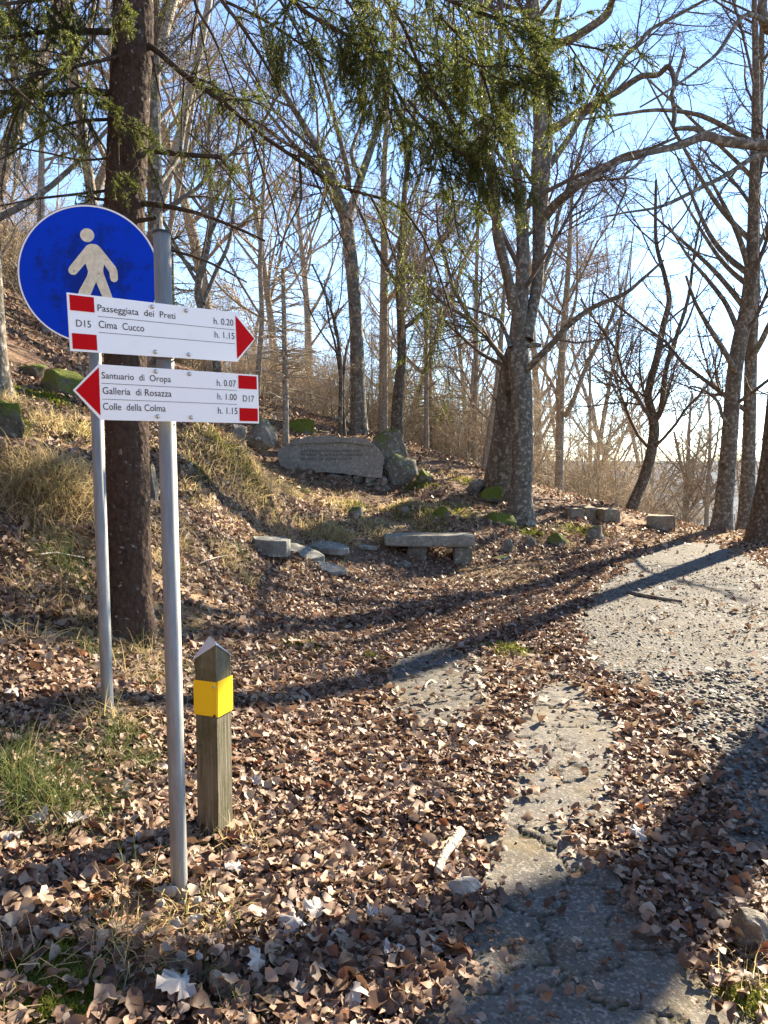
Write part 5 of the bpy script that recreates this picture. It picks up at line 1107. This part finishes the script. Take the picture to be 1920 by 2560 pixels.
# moss cushions
ms = []
for px, py, wpx, n_ in [(70, 2440, 280, 5200), (150, 2500, 220, 4200), (40, 2540, 220, 3600), (130, 2560, 220, 2400), (280, 1560, 70, 500), (760, 1618, 90, 600), (1260, 1628, 140, 700), (1880, 2520, 180, 900), (930, 1648, 70, 300), (960, 2200, 100, 300), (1080, 1300, 90, 300), (1330, 1335, 100, 400), (1050, 1215, 80, 300), (190, 1080, 100, 400), (560, 1130, 130, 700), (610, 1170, 110, 600), (500, 1180, 90, 400), (1000, 1280, 90, 400), (1130, 1280, 110, 500), (880, 1270, 80, 300), (120, 1000, 110, 900), (60, 985, 90, 800), (40, 1060, 100, 700), (1180, 1210, 110, 400), (1450, 1330, 120, 400)]:
    b = hit(px, py); s = wpx / 2 * b[1] / FPX; x = b[0] + RF.normal(size=n_) * s * .55; y = b[1] + RF.normal(size=n_) * s * .55; d2 = ((x - b[0]) ** 2 + (y - b[1]) ** 2) / (s * s)
    z = ground(x, y) + .03 * np.exp(-d2) + .015 * vnoise(x * 22, y * 22, 8); km = max(1, b[1] / 3.2); v, f = blades(x, y, z, np.full(n_, .016 * km), RF.normal(size=(n_, 2)) * .8, RF, .0035 * km, .3, .8, 1); ms.append((v, f[:1]))
V, F = join(ms); stuff(link('moss', mesh_np('moss', V, F), M['moss']), 'yellow green moss cushions on the ground', 'moss')
# gravel pebbles
PH = np.array([[1, 0, 0], [-1, 0, 0], [0, 1, 0], [0, -1, 0], [0, 0, 1], [0, 0, -1.]]); PF = np.array([[0, 2, 4], [2, 1, 4], [1, 3, 4], [3, 0, 4], [2, 0, 5], [1, 2, 5], [3, 1, 5], [0, 3, 5]])
_i2 = bmesh.new(); bmesh.ops.create_icosphere(_i2, subdivisions=1, radius=1); I2V = np.array([v.co[:] for v in _i2.verts]); I2F = np.array([[v.index for v in f.verts] for f in _i2.faces]); _i2.free()
def pebbles(n, x0, x1, y0, y1, size, hi, prob):
    x, y = scatter(n, x0, x1, y0, y1); z = ground(x, y); k = (RF.random(n) < prob(x, y)) & in_view(x, y, z, 250, 100); x, y, z = x[k], y[k], z[k]; m_ = len(x); B, Fq = (I2V, I2F) if hi else (PH, PF)
    r = size * np.exp(RF.normal(0, .38, m_)); sc3 = r[:, None] * np.stack([RF.uniform(.8, 1.4, m_), RF.uniform(.7, 1.1, m_), RF.uniform(.45, .8, m_)], -1); a_ = RF.uniform(0, 6.28, m_); ca, sa = np.cos(a_)[:, None], np.sin(a_)[:, None]
    L = B[None] * sc3[:, None] * (1 + .16 * RF.normal(size=(m_, len(B), 1))); V = np.stack([L[..., 0] * ca - L[..., 1] * sa, L[..., 0] * sa + L[..., 1] * ca, L[..., 2]], -1) + np.stack([x, y, z + .018 + r * .25], -1)[:, None]
    return V.reshape(-1, 3), [(Fq[None] + (np.arange(m_) * len(B))[:, None, None]).reshape(-1, 3)]
ing = lambda x, y: inpoly(x, y, GRAV) * (.6 + .4 * (vnoise(x * 2, y * 2, 3) > -.1)) + .012
ina = lambda x, y: inpoly(x, y, ASPH) * .25 + .0
P_ = [pebbles(9500, .9, 4.2, 1.9, 5, .0095, True, ing), pebbles(7000, 1., 6.5, 4.8, 10, .008, False, ing), pebbles(2500, -.3, 1.8, 1.5, 4.5, .005, True, ina)]
V, F = join(P_); stuff(link('gravel', mesh_np('gravel', V, F), M['pebble']), 'loose grey gravel pebbles strewn on the track', 'gravel')

# sticks and twigs
def stick(pts, w0, w1, label, mat='stick', name='stick', lift=.03):
    P = []; q = []
    for i, (px, py) in enumerate(pts):
        b = hit(px, py); P.append(b + np.array([0, 0, lift])); q.append((w0 + (w1 - w0) * i / (len(pts) - 1)) / 2 / FPX * b[1])
    b0 = P[0].copy(); V, F = bark_tube([(np.array(P) - b0, np.array(q))], 9, 24, .12, pts[0][0]); e = [len(V) - 9 + i for i in range(9)]; s = int(len(V) // 9) * 0
    o = link(name, mesh_np(name, V, [F, np.array([e]), np.array([list(range(8, -1, -1))])]), M[mat]); o.location = b0; return tag(o, label, 'stick')
stick([(1095, 2222), (1112, 2185), (1135, 2145), (1152, 2122)], 20, 26, 'broken pale barked stick beside the rounded pale stone', lift=.055)
stick([(100, 1408), (140, 1404), (175, 1412), (212, 1418)], 5, 4, 'thin pale twig lying on the shaded slope', lift=.05)
stick([(1225, 1962), (1260, 1968), (1300, 1972)], 10, 6, 'short dark twig lying over the asphalt edge', 'dark_bark', lift=.045)
stick([(1570, 1488), (1630, 1500), (1705, 1512)], 12, 8, 'grey weathered wood strip lying across the gravel track', 'wet_wood', lift=.03)
stick([(1822, 1782), (1845, 1794), (1872, 1800)], 9, 6, 'short dark stick on the gravel', 'dark_bark', lift=.035)
stick([(1892, 1835), (1908, 1850), (1925, 1862)], 14, 10, 'pale broken stick lying on the gravel', lift=.035)
stick([(1080, 1715), (1068, 1722), (1062, 1735)], 8, 4, 'small whitish twig on the old dark asphalt patch', lift=.035)
stick([(500, 1428), (540, 1412), (590, 1404)], 3, 2, 'thin straw stem on the leafy bank', 'stick', lift=.06)
